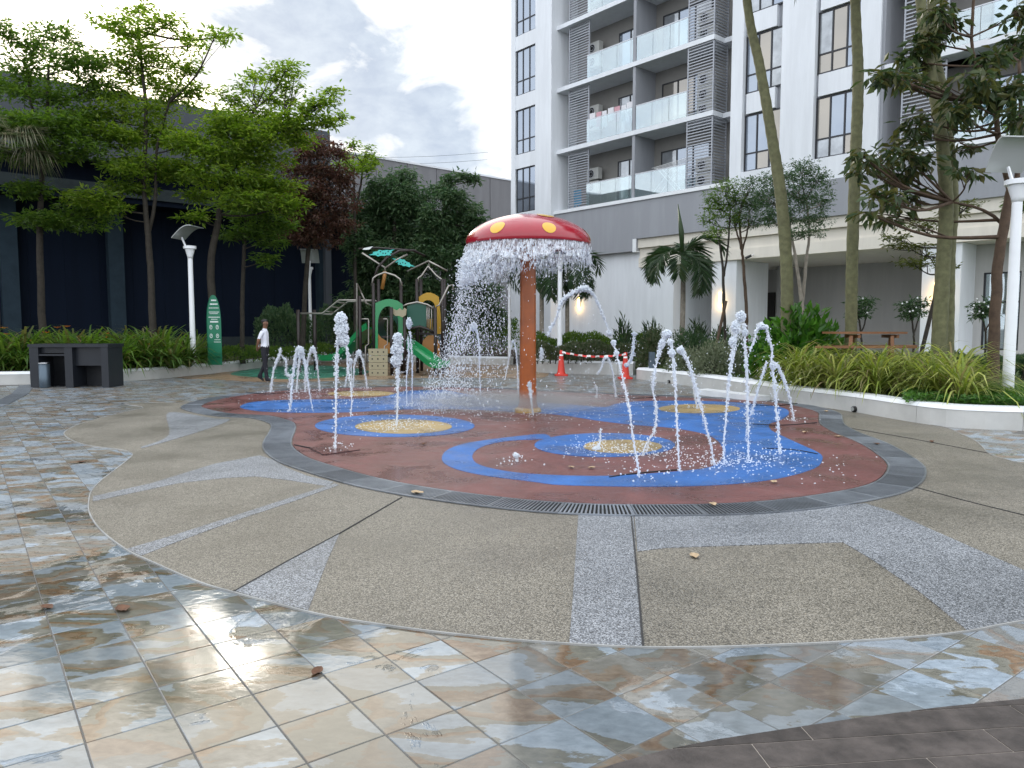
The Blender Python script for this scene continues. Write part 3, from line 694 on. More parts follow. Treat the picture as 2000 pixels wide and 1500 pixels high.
# podium
u12 = UX(1245, .0, 2.5)
part('podium_band', 'grey_wall', [(-.3, u12, -.14, 1.5, 5.05, Z0-.18), (u12, UE, -.14, 1.5, 5.6, Z0-.56), (u12, uA-.02, -.139, 1.2, Z0-.57, Z0-.18), (uB+.02, UE, -.139, 1.2, Z0-.57, Z0-.18)])
part('band_capping', 'white_paint', [(0.0, uA-.02, -.2, .03, Z0-.18, Z0-.02)]); part('band_capping', 'white_paint', [(uB+.02, UE, -.2, .03, Z0-.18, Z0-.02)])
part('fascia_step', 'cream_wall', [(u12, UE, -.02, 6.25, 5.18, 5.6)]); part('fascia_step', 'cream_wall', [(u12, UE, .12, 6.25, 4.74, 5.17)]); part('fascia_step', 'cream_wall', [(u12, UE, .04, 6.25, 4.30, 4.73)])
part('fascia_edge', 'white_paint', [(u12-.22, u12-.002, -.15, .4, 5.0, 5.6)])
u15 = UX(1315, .15, 2.5)
part('podium_wall', 'white_wall', [(-.3, u15, .15, 6, 0, 5.045), (u12-.0, u15, .15, 6, 5.045, 5.17)])
part('column', 'white_wall', [(UX(1390, .15, 2.5), UX(1437, .15, 2.5), .15, 2.6, 0, 4.295)])
part('column', 'white_wall', [(UX(1799, .15, 2.5), UX(1875, .15, 2.5), .15, 1.6, 0, 4.295)])
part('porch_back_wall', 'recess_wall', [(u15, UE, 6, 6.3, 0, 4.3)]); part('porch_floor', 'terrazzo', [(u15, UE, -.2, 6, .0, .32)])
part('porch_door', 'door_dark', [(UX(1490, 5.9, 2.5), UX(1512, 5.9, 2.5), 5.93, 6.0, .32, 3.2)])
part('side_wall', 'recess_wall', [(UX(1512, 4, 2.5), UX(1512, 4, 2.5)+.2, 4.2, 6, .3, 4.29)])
# lit window on the far right porch wall
wx0, wx1 = UX(1918, 1.4, 2.5), UX(1992, 1.4, 2.5)
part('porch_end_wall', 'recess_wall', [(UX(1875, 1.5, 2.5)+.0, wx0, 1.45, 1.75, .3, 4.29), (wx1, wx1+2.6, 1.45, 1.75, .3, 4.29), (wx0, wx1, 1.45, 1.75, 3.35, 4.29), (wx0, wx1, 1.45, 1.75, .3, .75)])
f = window(wx0, wx1, 1.5, .75, 3.35, 3, 1.6, ['balustrade_glass'])
# sconces
def sconce(x, y, w, lab):
    u = UX(x, w, 2.5); p = A(u, w, 0); z = P(x, y, p.y).z; p.z = z
    e = empty('wall_sconce', p, lab, 'wall lamp')
    mb = MB(); mb.obox(p-FU*.06-FN*.05-Vector((0, 0, .2)), FU*.12, FN*.05, (0, 0, .4)); mb.build('back_plate', M('light_alu'), e)
    mb = MB(); mb.tube([p-FN*.09-Vector((0, 0, .26)), p-FN*.09+Vector((0, 0, .26))], .05, 12); mb.build('glowing_tube', M('lamp_glow'), e, True)
    l = bpy.data.lights.new('sconce_light', 'POINT'); l.energy = 3.5; l.color = (1, .62, .25); l.shadow_soft_size = .05
    lo = bpy.data.objects.new('sconce_light', l); COL.objects.link(lo); lo.parent = e; lo.location = (-FN*.22-Vector((0, 0, .3)))
sconce(1132, 591, .15, 'lit yellow wall lamp on the blank white wall behind the mushroom fountain')
sconce(1408, 583, .15, 'lit yellow wall lamp on the white column beside the slim staked tree')
sconce(1829, 568, .15, 'lit orange wall lamp on the wide white column behind the twin trunks')
# cctv
p = A(UX(1470, .03, 2.5), .03, 0); p.z = P(1470, 497, p.y).z
e = empty('security_camera', p, 'small black security camera under the cream porch fascia', 'security camera')
mb = MB(); mb.tube([p, p-FN*.18-Vector((0, 0, .05))], .018, 8); mb.build('bracket', M('cone_white'), e)
mb = MB(); q = p-FN*.18-Vector((0, 0, .05)); mb.tube([q, q-FU*.22-FN*.08-Vector((0, 0, .1))], [.05, .06], 10); mb.build('body', M('cctv_black'), e)
# laundry and drying racks
def cloth(u, z, w, wd, ht, mat, lab):
    mb = MB(); n = 7; vs = []
    for i in range(n+1):
        for j in range(5):
            vs.append(A(u+wd*i/n, w+.03*math.sin(i*2.1+j*.6+u*5), z-ht*j/4*(1+.05*math.sin(i*1.7))))
    mb.add(vs, [(i*5+j, (i+1)*5+j, (i+1)*5+j+1, i*5+j+1) for i in range(n) for j in range(4)])
    return tag(mb.build('hanging_laundry', M(mat), None, True), lab, 'laundry', 'laundry on the second balcony rail')
mats_ = ['cloth_white', 'cloth_pink', 'cloth_white', 'cloth_white', 'cloth_pink', 'cloth_white', 'cloth_white']
for i, mt in enumerate(mats_):
    cloth(2.15+i*.4, Z0+H+1.42-(i % 3)*.03, .2+.02*(i % 2), .34, .62+.08*(i % 3), mt, 'pale garment hanging in the row on the second floor balcony rail' if mt == 'cloth_white' else 'pink garment hanging among the white laundry on the second floor balcony')
cloth(9.1-8.3, Z0+1.0, .5, .5, .8, 'cloth_blue', 'blue cloth hanging behind the left louvres of the lowest balcony')
for i, (uu, zz) in enumerate(((19.3, Z0+.9), (18.2, Z0+1.0))): cloth(uu, zz+.3, .4, .8, .9, 'cloth_blue', ('lower-hung', 'higher-hung')[i]+' blue cloth behind louvres above the broad-leaved tree')
e = empty('drying_rack', A(6.6, .6, Z0), 'thin white folding drying rack on the lowest balcony', 'drying rack')
for s in (-1, 1):
    mb = MB(); mb.tube([A(6.6+s*.8, .4, Z0), A(6.6-s*.5, .5, Z0+1.3)], .02, 6); mb.tube([A(6.6+s*.8, .9, Z0), A(6.6-s*.5, .9, Z0+1.3)], .02, 6); mb.build('leg', M('cone_white'), e)
mb = MB()
for w in (.4, .57, .74, .9): mb.tube([A(5.9, w, Z0+1.3), A(7.9, w, Z0+1.45)], .012, 6)
mb.build('rail', M('cone_white'), e)
# ================================================================== DARK COMMERCIAL BUILDING
E0 = Vector((-14.5, 30, 0)); EU = Vector((.758, .652, 0)); EN = Vector((-.652, .758, 0))   # EN points away from the court
def B(s, w, z): return E0+EU*s+EN*w+Vector((0, 0, z))
def bb(mb, s0, s1, w0, w1, z0, z1): mb.obox(B(s0, w0, z0), EU*(s1-s0), EN*(w1-w0), (0, 0, z1-z0))
NAVY = empty('commercial_building', B(0, 0, 0), 'long dark navy building with grey parapet behind the layered trees', 'building')
def bpart(name, mat, boxes):
    mb = MB()
    for b_ in boxes: bb(mb, *b_)
    return mb.build(name, M(mat), NAVY)
S0, S1 = -16, 8.1; S2 = 13.5
bpart('roof_slab', 'ledge_grey', [(S0, S1, .2, 25, 9.9, 10.2)])
x = S0
while x < S1-.1:
    y = min(x+2.4, S1); bpart('parapet_panel', 'parapet_grey', [(x+.012, y-.012, .0, .3, 7.9, 10.55)]); x = y
bpart('shadow_recess', 'navy_wall', [(S0, S1, .9, 1.2, 6.9, 7.95)])
bpart('canopy_ledge', 'ledge_grey', [(S0, S2, -.5, 1.0, 6.5, 6.95)]); bpart('canopy_soffit', 'navy_wall', [(S0, S2, -.42, 1.2, 6.3, 6.5)])
x = S0
while x < S2-.1:
    y = min(x+1.2, S2); bpart('wall_panel', 'navy_wall', [(x+.003, y-.003, 1.0, 1.25, 1.1, 6.3)]); x = y
bpart('plinth', 'ledge_grey', [(S0, S2, .85, 1.25, 0, 1.1)])
for s in (-14, -9.4, -4.9, -1.35, 7.6): bpart('pilaster', 'navy_pilaster', [(s, s+.55, .55, 1.0, 0, 6.3)])
bpart('end_wall', 'parapet_grey', [(S1-.3, S1, .3, 14, 0, 10.5)])
CLAD = empty('warehouse_building', (0, 56, 0), 'grey clad warehouse wall with vertical seams beyond the dense trees', 'building')
C0 = Vector((.19, 55, 0))
for i in range(-14, 12):
    s = i*2.3; mb = MB(); mb.obox(C0+EU*(s+.02), EU*2.26, EN*.4, (0, 0, 12.1)); mb.build('cladding_panel', M('cladding_grey'), CLAD)
mb = MB(); mb.obox(C0+EU*(-14*2.3)+EN*.05, EU*26*2.3, EN*18, (0, 0, 12.0)); mb.build('core', M('cladding_grey'), CLAD)
mb = MB(); mb.obox(C0+EU*(-14*2.3)-EN*.06+Vector((0, 0, 12.1)), EU*26*2.3, EN*.55, (0, 0, .12)); mb.build('roof_trim', M('light_alu'), CLAD)
for (u0, v0, u1, v1, lab) in ((640, 306, 1040, 288, 'upper thin cable crossing the sky above the warehouse'), (640, 318, 1040, 303, 'lower thin cable crossing the sky above the warehouse')):
    a, c = P(u0, v0, 90), P(u1, v1, 90); mb = MB(); mb.tube([a.lerp(c, k/8)-Vector((0, 0, .5*math.sin(math.pi*k/8))) for k in range(9)], .018, 5)
    tag(mb.build('overhead_cable', M('cctv_black')), lab, 'cable')
# ================================================================== VEGETATION
def unit(a): return a/np.maximum(np.linalg.norm(a, axis=-1, keepdims=True), 1e-9)
def leaves(c, d, nrm, L, Wd, fold=.18):
    """diamond leaves: base c, axis d, normal nrm -> verts, quads"""
    d = unit(d); s = unit(np.cross(d, nrm)); n = np.cross(s, d)
    L = np.asarray(L)[:, None]; Wd = np.asarray(Wd)[:, None]
    v = np.stack([c, c+d*L*.45+s*Wd*.5+n*Wd*fold, c+d*L-n*L*.08, c+d*L*.45-s*Wd*.5+n*Wd*fold], 1).reshape(-1, 3)
    f = np.arange(len(c)*4).reshape(-1, 4)
    return v, f
def rnd_unit(n): return unit(rng.normal(size=(n, 3)))
def crown(blobs, depth, dens, nleaf, L, Wd, droop=.25, flat=.5, yf=.8, spread=None, dj=0):
    """blobs in photo pixels at a distance; rosettes of leaves through each volume"""
    allv = []; allf = []; off = 0; tips = []
    for bl in blobs:
        u, v, rx, ry = bl[:4]; y = depth+(bl[4] if len(bl) > 4 else random.uniform(-dj, dj))
        c = np.array(P(u, v, y)); k = PXM(y); r = np.array([rx*k, rx*k*yf, ry*k])
        n = max(4, int(dens*rx*ry/100*(.6 if v < 230 and u < 720 else 1)))
        q = rnd_unit(n)*(rng.random((n, 1))**.45)
        cl = c+q*r
        tips.append((c, cl))
        cen = np.repeat(cl, nleaf, 0); N = len(cen)
        d = rng.normal(size=(N, 3)); d[:, 2] = d[:, 2]*flat-droop; d = unit(d)
        sp = (spread if spread else L*.9)
        cen = cen+d*(rng.random((N, 1))*sp)
        nr = rng.normal(size=(N, 3))*.45+np.array([0, 0, 1.])
        vv, ff = leaves(cen, d, nr, L*rng.uniform(.65, 1.25, N), Wd*rng.uniform(.7, 1.2, N))
        allv.append(vv); allf.append(ff+off); off += len(vv)
    return np.concatenate(allv), np.concatenate(allf), tips
def limbs(mb, trunk, tips, r0, twigs=6, tw=.012):
    tp = [Vector(p) for p, _ in trunk]
    for c, cl in tips:
        cv = Vector(c)
        best = min(tp, key=lambda p: (p-cv).length+max(0, p.z-cv.z+.15)*3)
        mid = best.lerp(cv, .5)+Vector((random.uniform(-.1, .1), random.uniform(-.1, .1), -.08*(cv-best).length+random.uniform(-.05, .1)))
        pts = catmull([best, mid, cv], 4, False); l = (cv-best).length
        rr = min(r0*.55, .012+.012*l)
        mb.tube(pts, [rr*(1-.65*i/(len(pts)-1)) for i in range(len(pts))], 5, False)
        idx = rng.choice(len(cl), min(twigs, len(cl)), replace=False)
        for q in cl[idx]: 
            q = Vector(q); s = pts[random.randint(3, len(pts)-1)]
            mb.tube([s, s.lerp(q, .55)+Vector((0, 0, random.uniform(-.04, .06))), q], [tw, tw*.7, tw*.35], 4, False)
def tree(name, label, trunks, depth, blobs, leaf, bark='bark', dens=2.2, nleaf=6, L=.14, Wd=.05, base_z=.3, group=None, twigs=6, **kw):
    """trunks: list of [(u, v, radius_px), ...] bottom to top"""
    y = depth; u0, v0, _ = trunks[0][0]; b = P(u0, v0, y); root = empty(name, (b.x, b.y, base_z-.02), label, 'tree', group)
    mb = MB(); nodes = []
    for k, tr in enumerate(trunks):
        pts = [P(u, v, y+.15*k) for u, v, r in tr]; rad = [r*PXM(y) for *_, r in tr]
        if pts[0].z > base_z-.05 and k == 0: pts = [Vector((pts[0].x, pts[0].y, base_z-.06))]+pts; rad = [rad[0]*1.25]+rad
        sm = catmull(pts, 5, False); rs = [rad[min(int(i/5), len(rad)-1)]*(1-(i/5 % 1))+rad[min(int(i/5)+1, len(rad)-1)]*(i/5 % 1) for i in range(len(sm))]
        sm = [p+Vector((random.uniform(-1, 1), random.uniform(-1, 1), 0))*.012 for p in sm]
        mb.tube(sm, rs, 9); nodes += list(zip(sm, rs))
    mb.build('trunk', M(bark), root, True)
    if blobs:
        vv, ff, tips = crown(blobs, depth, dens, nleaf, L, Wd, **kw)
        mb = MB(); limbs(mb, nodes, tips, nodes[0][1], twigs); tag(mb.build('branches', M(bark), root, True), kind='stuff')
        npmesh('crown', vv, ff, leaf, root)
    return root
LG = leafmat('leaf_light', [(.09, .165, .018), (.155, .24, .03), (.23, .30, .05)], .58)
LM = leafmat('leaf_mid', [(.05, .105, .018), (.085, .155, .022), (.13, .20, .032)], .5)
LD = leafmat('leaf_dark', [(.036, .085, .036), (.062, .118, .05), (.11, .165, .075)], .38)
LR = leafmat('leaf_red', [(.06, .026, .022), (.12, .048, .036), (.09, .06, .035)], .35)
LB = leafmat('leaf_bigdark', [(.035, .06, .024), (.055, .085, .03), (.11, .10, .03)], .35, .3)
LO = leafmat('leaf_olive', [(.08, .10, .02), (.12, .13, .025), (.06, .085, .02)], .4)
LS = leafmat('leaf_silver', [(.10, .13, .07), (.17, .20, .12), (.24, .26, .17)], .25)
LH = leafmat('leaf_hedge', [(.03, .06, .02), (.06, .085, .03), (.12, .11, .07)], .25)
LV = leafmat('leaf_striped', [(.26, .20, .10), (.13, .18, .03), (.20, .26, .04), (.33, .37, .08), (.50, .50, .19)], .35)
LP = leafmat('leaf_palm', [(.025, .055, .025), (.04, .08, .03), (.05, .07, .025)], .25, .4)
LY = leafmat('leaf_lily', [(.20, .15, .06), (.045, .105, .018), (.075, .15, .022), (.11, .19, .028), (.17, .24, .05)], .42)
LF = leafmat('leaf_fan', [(.05, .08, .03), (.09, .11, .05), (.28, .25, .17)], .35)
LT = dict(nleaf=7, L=.20, Wd=.075, flat=.35, droop=.05, dj=.9)
tree('layered_tree', 'tiered light green tree with bare lower trunk behind the black barbecue counter', [[(83, 640, 7), (78, 480, 6), (80, 380, 5), (90, 250, 4), (95, 130, 2)], [(85, 300, 3), (60, 200, 2.5), (55, 130, 1.5)]], 24,
     [(130, 432, 105, 16), (75, 428, 45, 14), (165, 410, 55, 16), (60, 90, 40, 20), (10, 60, 25, 22), (110, 70, 50, 20), (150, 120, 65, 24), (60, 135, 70, 25), (30, 175, 60, 22), (110, 190, 80, 25), (185, 120, 40, 20), (90, 245, 85, 26), (190, 165, 45, 22), (20, 240, 50, 25), (160, 240, 60, 22), (130, 290, 80, 22), (40, 300, 50, 20), (60, 370, 45, 18)], LM, dens=11.3, **LT)
tree('layered_tree', 'tallest tiered tree with forked trunk left of the white lamp post', [[(299, 650, 7), (293, 520, 6), (288, 450, 5.5), (281, 360, 4), (285, 220, 3.5), (275, 110, 2.5), (268, 40, 1.5)], [(290, 455, 4), (303, 390, 3.4), (305, 300, 2.6), (330, 200, 2)]], 24.5,
     [(225, 45, 48, 16), (275, 22, 38, 13), (300, 45, 40, 14), (335, 42, 26, 14), (265, 65, 45, 16), (420, 70, 42, 10), (385, 88, 35, 12), (455, 68, 15, 8), (350, 65, 22, 9), (275, 100, 60, 20), (320, 125, 70, 20), (370, 135, 30, 14), (245, 130, 40, 18), (290, 160, 60, 22), (220, 180, 55, 22), (340, 190, 60, 26), (380, 175, 30, 18), (270, 215, 70, 25), (200, 225, 55, 22), (310, 265, 85, 22), (220, 265, 70, 22), (370, 280, 50, 20), (280, 320, 75, 20), (330, 340, 60, 18), (240, 330, 40, 16), (180, 385, 60, 16), (250, 365, 55, 16), (215, 405, 40, 14)], LG, dens=10.5, **LT)
tree('layered_tree', 'wide tiered green tree spreading towards the cloud beside the red-leaved tree', [[(420, 640, 8), (412, 520, 7), (428, 420, 6), (436, 320, 5), (425, 270, 3), (420, 200, 2)], [(430, 400, 4.5), (455, 300, 4), (470, 260, 3), (500, 210, 2)], [(440, 350, 4), (490, 290, 3), (560, 240, 2)]], 25,
     [(560, 132, 40, 12), (575, 150, 25, 10), (530, 148, 35, 12), (500, 152, 28, 10), (560, 168, 38, 10), (470, 165, 18, 8), (510, 185, 45, 14), (455, 190, 35, 14), (560, 200, 35, 12), (655, 178, 28, 9), (635, 195, 30, 12), (665, 230, 14, 12), (610, 205, 40, 14), (590, 235, 60, 18), (640, 240, 25, 10), (500, 220, 60, 20), (440, 240, 60, 26), (550, 250, 60, 20), (480, 270, 80, 24), (580, 275, 40, 14), (420, 300, 60, 24), (500, 310, 80, 24), (450, 345, 95, 24), (370, 330, 40, 18), (530, 360, 60, 22), (390, 380, 45, 14), (480, 390, 70, 22), (560, 400, 40, 20), (380, 422, 30, 12)], LG, dens=10.8, **LT)
tree('layered_tree', 'small slender green tree under the crown of the wide tiered tree', [[(473, 660, 4.5), (474, 560, 4), (478, 470, 3.5), (482, 400, 2)]], 26,
     [(470, 420, 45, 16), (510, 415, 40, 16), (490, 450, 50, 18), (530, 470, 35, 15), (450, 460, 25, 12), (520, 505, 25, 14), (545, 440, 40, 20)], LM, dens=10.1, **LT)
tree('red_leaved_tree', 'dark red-leaved tree between green trees in front of the navy building', [[(592, 660, 5), (598, 540, 4.5), (607, 440, 4), (618, 340, 2.5)]], 29,
     [(622, 285, 42, 20), (660, 295, 22, 16), (600, 300, 30, 18), (590, 330, 45, 22), (640, 335, 50, 22), (672, 350, 26, 30), (615, 370, 60, 24), (660, 395, 45, 25), (565, 390, 45, 25), (600, 420, 55, 25), (650, 435, 50, 25), (570, 450, 45, 25), (620, 465, 50, 20)], LR, dens=11.9, nleaf=7, L=.18, Wd=.07, droop=.35, dj=.7)
tree('young_green_tree', 'thin young green tree rising above the warehouse roof line', [[(694, 600, 3.5), (692, 400, 2.5), (690, 330, 1.5)], [(692, 420, 2.2), (705, 360, 2), (708, 320, 1)]], 31,
     [(690, 282, 9, 16), (720, 300, 12, 22), (700, 318, 38, 14), (735, 312, 14, 10), (672, 325, 30, 12), (715, 330, 28, 12), (668, 300, 14, 10)], LG, dens=11.2, **{**LT, 'L': .16})
tree('dense_tree', 'dense dark green tree behind the playground beside the red-leaved tree', [[(765, 660, 6), (768, 520, 5), (772, 400, 3)]], 32,
     [(785, 350, 35, 22), (745, 365, 32, 24), (770, 385, 60, 32), (815, 395, 30, 34), (725, 410, 45, 36), (790, 430, 65, 36), (735, 455, 55, 36), (800, 475, 60, 35), (750, 500, 60, 35), (700, 470, 30, 35), (795, 520, 60, 28), (715, 520, 40, 25), (740, 560, 60, 30), (800, 570, 60, 30), (700, 590, 45, 30), (770, 610, 60, 30)], LD, dens=14.6, nleaf=7, L=.24, Wd=.085, droop=.4, dj=.9, yf=.7)
tree('dense_tree', 'dense dark green tree with a pale outlying branch next to the mushroom cap', [[(868, 660, 6), (866, 530, 5), (868, 420, 3.5), (875, 365, 2)]], 31,
     [(905, 345, 28, 9), (925, 352, 12, 8), (875, 350, 16, 10), (860, 372, 26, 20), (885, 385, 35, 20), (905, 415, 38, 30), (930, 430, 22, 26), (850, 430, 35, 36), (880, 455, 50, 36), (925, 470, 28, 30), (840, 490, 40, 35), (890, 510, 50, 35), (930, 520, 30, 30), (860, 560, 60, 30), (930, 570, 50, 30), (890, 610, 60, 30), (960, 620, 40, 28)], LD, dens=15.4, nleaf=7, L=.22, Wd=.085, droop=.3, dj=.8, yf=.7)
# right-hand ornamental trees
FT = dict(nleaf=9, L=.10, Wd=.032, droop=.1, flat=.5, dj=.6)
tree('feathery_tree', 'fine-leaved ornamental tree with forked pale trunk in front of the porch', [[(1565, 650, 4.5), (1566, 600, 4.2), (1558, 530, 3), (1548, 470, 2.5), (1540, 420, 1.8)], [(1566, 600, 3.5), (1574, 520, 3), (1580, 450, 2.2), (1575, 390, 1.6)]], 21,
     [(1570, 325, 30, 18), (1545, 345, 50, 22), (1600, 350, 30, 22), (1510, 350, 30, 22), (1560, 380, 65, 26), (1500, 385, 40, 24), (1605, 395, 25, 25), (1540, 420, 55, 24), (1590, 430, 35, 20), (1500, 425, 25, 18), (1570, 455, 40, 14)], LD, 'bark_pale', dens=9.6, **FT)
tree('feathery_tree', 'slim staked ornamental tree beside the lit white column', [[(1416, 665, 3), (1414, 590, 3), (1412, 530, 2.6), (1405, 470, 1.8)], [(1414, 540, 2.2), (1424, 460, 1.8), (1426, 400, 1.2)]], 22,
     [(1420, 365, 35, 18), (1395, 385, 25, 18), (1440, 390, 25, 20), (1410, 410, 45, 22), (1385, 430, 20, 14), (1440, 430, 25, 18), (1400, 455, 30, 14)], LM, 'bark', dens=8.6, **FT)
tree('feathery_tree', 'ornamental tree with a peeling reddish trunk between the column and leaning palm', [[(1458, 650, 3.5), (1457, 590, 3.2), (1452, 520, 2.8), (1448, 480, 2.4), (1444, 420, 1.6)], [(1449, 490, 2), (1438, 450, 1.6), (1432, 420, 1)], [(1449, 490, 2), (1460, 450, 1.6), (1464, 410, 1)]], 22.5,
     [(1465, 365, 30, 20), (1450, 395, 35, 20), (1480, 400, 25, 22), (1440, 420, 28, 16), (1470, 430, 28, 15)], LD, 'bark_brown', dens=9.1, **FT)
mb = MB(); a = P(1389, 672, 21.6); c = P(1418, 588, 21.9); mb.tube([Vector((a.x, a.y, .25)), c], .045, 7)
tag(mb.build('tree_stake', M('bark_brown')), 'dark slanting timber stake propping the slim tree by the lit column', 'stake')
# tall slender palms (crowns above the frame) and broad-leaved tree
def frond(base, az, el, L, nl, ll, wd, sag, twist=0, vee=.5):
    """arching midrib with paired leaflets; returns leaf arrays and rib points"""
    pts = []; p = Vector(base); e = el; seg = 12
    for i in range(seg+1):
        pts.append(p.copy()); p = p+Vector((math.cos(az)*math.cos(e), math.sin(az)*math.cos(e), math.sin(e)))*L/seg; e -= sag/seg*(1+i/seg)
    c = []; d = []; n_ = []; l_ = []
    for i in range(nl):
        f = .12+.88*i/nl; x = f*seg; k = min(int(x), seg-1); q = pts[k].lerp(pts[k+1], x-k); t = (pts[k+1]-pts[k]).normalized()
        side = t.cross(Vector((0, 0, 1))).normalized(); up = side.cross(t)
        for s in (-1, 1):
            dd = side*s*(.9-.35*f)+t*(.55+.4*f)+up*(vee*(.6-.7*f))+Vector((random.uniform(-.12, .12), random.uniform(-.12, .12), random.uniform(-.25, 0)))
            c.append(q); d.append(dd); n_.append(up+Vector((random.uniform(-.3, .3),)*3)); l_.append(ll*(.55+.9*math.sin(math.pi*min(1, f*.85+.08)))*random.uniform(.85, 1.1))
    return pts, np.array(c), np.array(d), np.array(n_), np.array(l_)
def palm(name, label, tr, depth, top, nf, L, ll, wd, leafm, bark, base_z=.3, els=(-.2, 1.2), sag=1.3, nl=34, rings=True, seed=1, group=None):
    random.seed(seed)
    pts = [P(u, v, depth) if len(q) == 0 else P(u, v, depth+q[0]) for u, v, r, *q in tr]; rad = [r*PXM(depth) for u, v, r, *_ in tr]
    if top: pts.append(Vector(top)); rad.append(rad[-1]*.85)
    pts = [Vector((pts[0].x, pts[0].y, base_z-.05))]+pts; rad = [rad[0]*1.2]+rad
    root = empty(name, pts[0], label, 'palm tree', group)
    sm = catmull(pts, 10, False); rs = [rad[min(i//10, len(rad)-1)]*(1-(i % 10)/10)+rad[min(i//10+1, len(rad)-1)]*(i % 10)/10 for i in range(len(sm))]
    if rings:
        s2 = []; r2 = []
        for p, r, k in zip(sm, rs, range(len(sm))):
            s2.append(p); r2.append(r*(1.04 if k % 2 else .97))
        sm, rs = s2, r2
    mb = MB(); mb.tube(sm, rs, 12); mb.build('trunk', M(bark), root, True)
    tp = sm[-1]
    for i in range(nf):
        az = i*2.399+random.uniform(-.2, .2); el = els[0]+(els[1]-els[0])*((i*.618) % 1)
        rib, c, d, n_, l_ = frond(tp, az, el, L*random.uniform(.85, 1.1), nl, ll, wd, sag*random.uniform(.8, 1.2))
        v1, f1 = leaves(c, d, n_, l_, np.full(len(l_), wd), .1)
        mb = MB(); mb.tube(rib, [.022*(1-.8*k/len(rib)) for k in range(len(rib))], 5, False)
        v0 = np.array([list(p) for p in mb.v]); f0 = np.array(mb.f); f0 = f0.reshape(-1, 4)
        npmesh('frond', np.concatenate([v0, v1]), np.concatenate([f0, f1+len(v0)]), leafm, root)
    return root
palm('slender_palm', 'leaning slender palm trunk crossing in front of the white window bay', [(1537, 640, 12), (1536, 520, 11.5), (1526, 390, 11), (1508, 270, 10), (1484, 130, 9), (1462, 25, 8)], 17.5, P(1440, -180, 17.5), 11, 2.6, .55, .06, LP, 'bark_green', seed=3)
palm('slender_palm', 'straight slender palm trunk standing behind the picnic table', [(1662, 660, 11), (1664, 520, 11), (1670, 330, 10.5), (1676, 160, 10), (1671, 20, 9)], 17, P(1662, -260, 17), 11, 2.6, .55, .06, LP, 'bark_green', seed=4)
palm('slender_palm', 'front trunk of the twin palms rising through the broad-leaved tree', [(1833, 700, 14), (1842, 520, 13), (1848, 400, 12.5), (1838, 260, 11), (1816, 130, 10), (1800, 20, 9)], 15, P(1775, -320, 15), 11, 2.6, .55, .06, LP, 'bark_green', seed=5)
palm('slender_palm', 'rear trunk of the twin palms beside the broad-leaved tree', [(1851, 700, 11), (1855, 500, 10), (1862, 380, 9), (1845, 200, 8.5), (1822, 60, 8)], 15.8, P(1815, -240, 15.8), 11, 2.6, .55, .06, LP, 'bark_green', seed=6)
palm('small_palm', 'short feather palm with upright spear in front of the white podium wall', [(1332, 660, 5), (1334, 590, 5), (1334, 525, 4.5)], 25, P(1333, 500, 25), 13, 1.9, .5, .075, LP, 'bark_pale', els=(-.15, 1.15), sag=1.7, nl=30, rings=False, seed=7)
mb = MB(); a = P(1333, 500, 25); mb.tube([a, a+Vector((-.05, 0, .8)), P(1324, 398, 25)], [.05, .09, .008], 6); o_ = mb.build('frond_spear', LP, bpy.data.objects['small_palm'], True)
palm('small_palm', 'short feather palm behind the mushroom stem next to the water curtain', [(1058, 655, 4.5), (1058, 590, 4.2), (1058, 545, 4)], 27, P(1060, 520, 27), 11, 1.7, .45, .075, LP, 'bark_pale', els=(-.2, 1.0), sag=1.7, nl=26, rings=False, seed=8)
palm('small_palm', 'short feather palm beside the lit lamp on the blank white wall', [(1108, 655, 4.2), (1108, 590, 4), (1110, 540, 4)], 27.5, P(1112, 515, 27.5), 11, 1.7, .45, .075, LP, 'bark_pale', els=(-.2, 1.0), sag=1.7, nl=26, rings=False, seed=9)
# fan palm at the left edge
FP = empty('fan_palm', (P(-30, 640, 22.3).x, 22.3, .28), 'fan palm with drooping dry-tipped leaves at the edge of the lily bed', 'palm tree')
mb = MB(); t0 = P(-30, 285, 22.3); mb.tube([(t0.x, 22.3, .2), (t0.x+.05, 22.3, 2), t0], [.16, .13, .12], 10); mb.build('trunk', M('bark'), FP, True)
random.seed(11)
for i in range(16):
    az = i*2.399; el = random.uniform(-.2, 1.1); d0 = Vector((math.cos(az)*math.cos(el), math.sin(az)*math.cos(el)*.8, math.sin(el)*.8)); hub = t0+d0*1.25
    mb = MB(); mb.tube([t0, t0+d0*.4+Vector((0, 0, .05)), hub], .014, 5, False)
    side = d0.cross(Vector((0, 0, 1))).normalized(); upv = side.cross(d0); c = []; d = []; n_ = []; l_ = []
    for k in range(40):
        a = R(-115+230*k/39); dd = (d0*math.cos(a)+side*math.sin(a)).normalized(); ln = random.uniform(.85, 1.1)
        p1 = hub; p2 = hub+dd*ln
        c += [list(p1), list(p1+dd*ln*.55+Vector((0, 0, -.02)))]; d += [list(dd), list(dd*.6+Vector((0, 0, -.9)))]; n_ += [list(upv), list(dd)]; l_ += [ln*.75, random.uniform(.4, .75)]
    v1, f1 = leaves(np.array(c), np.array(d), np.array(n_), np.array(l_), np.array([.07, .03]*40), .1)
    v0 = np.array([list(p) for p in mb.v]); f0 = np.array(mb.f).reshape(-1, 4)
    npmesh('fan_leaf', np.concatenate([v0, v1]), np.concatenate([f0, f1+len(v0)]), LF, FP)
random.seed(21)
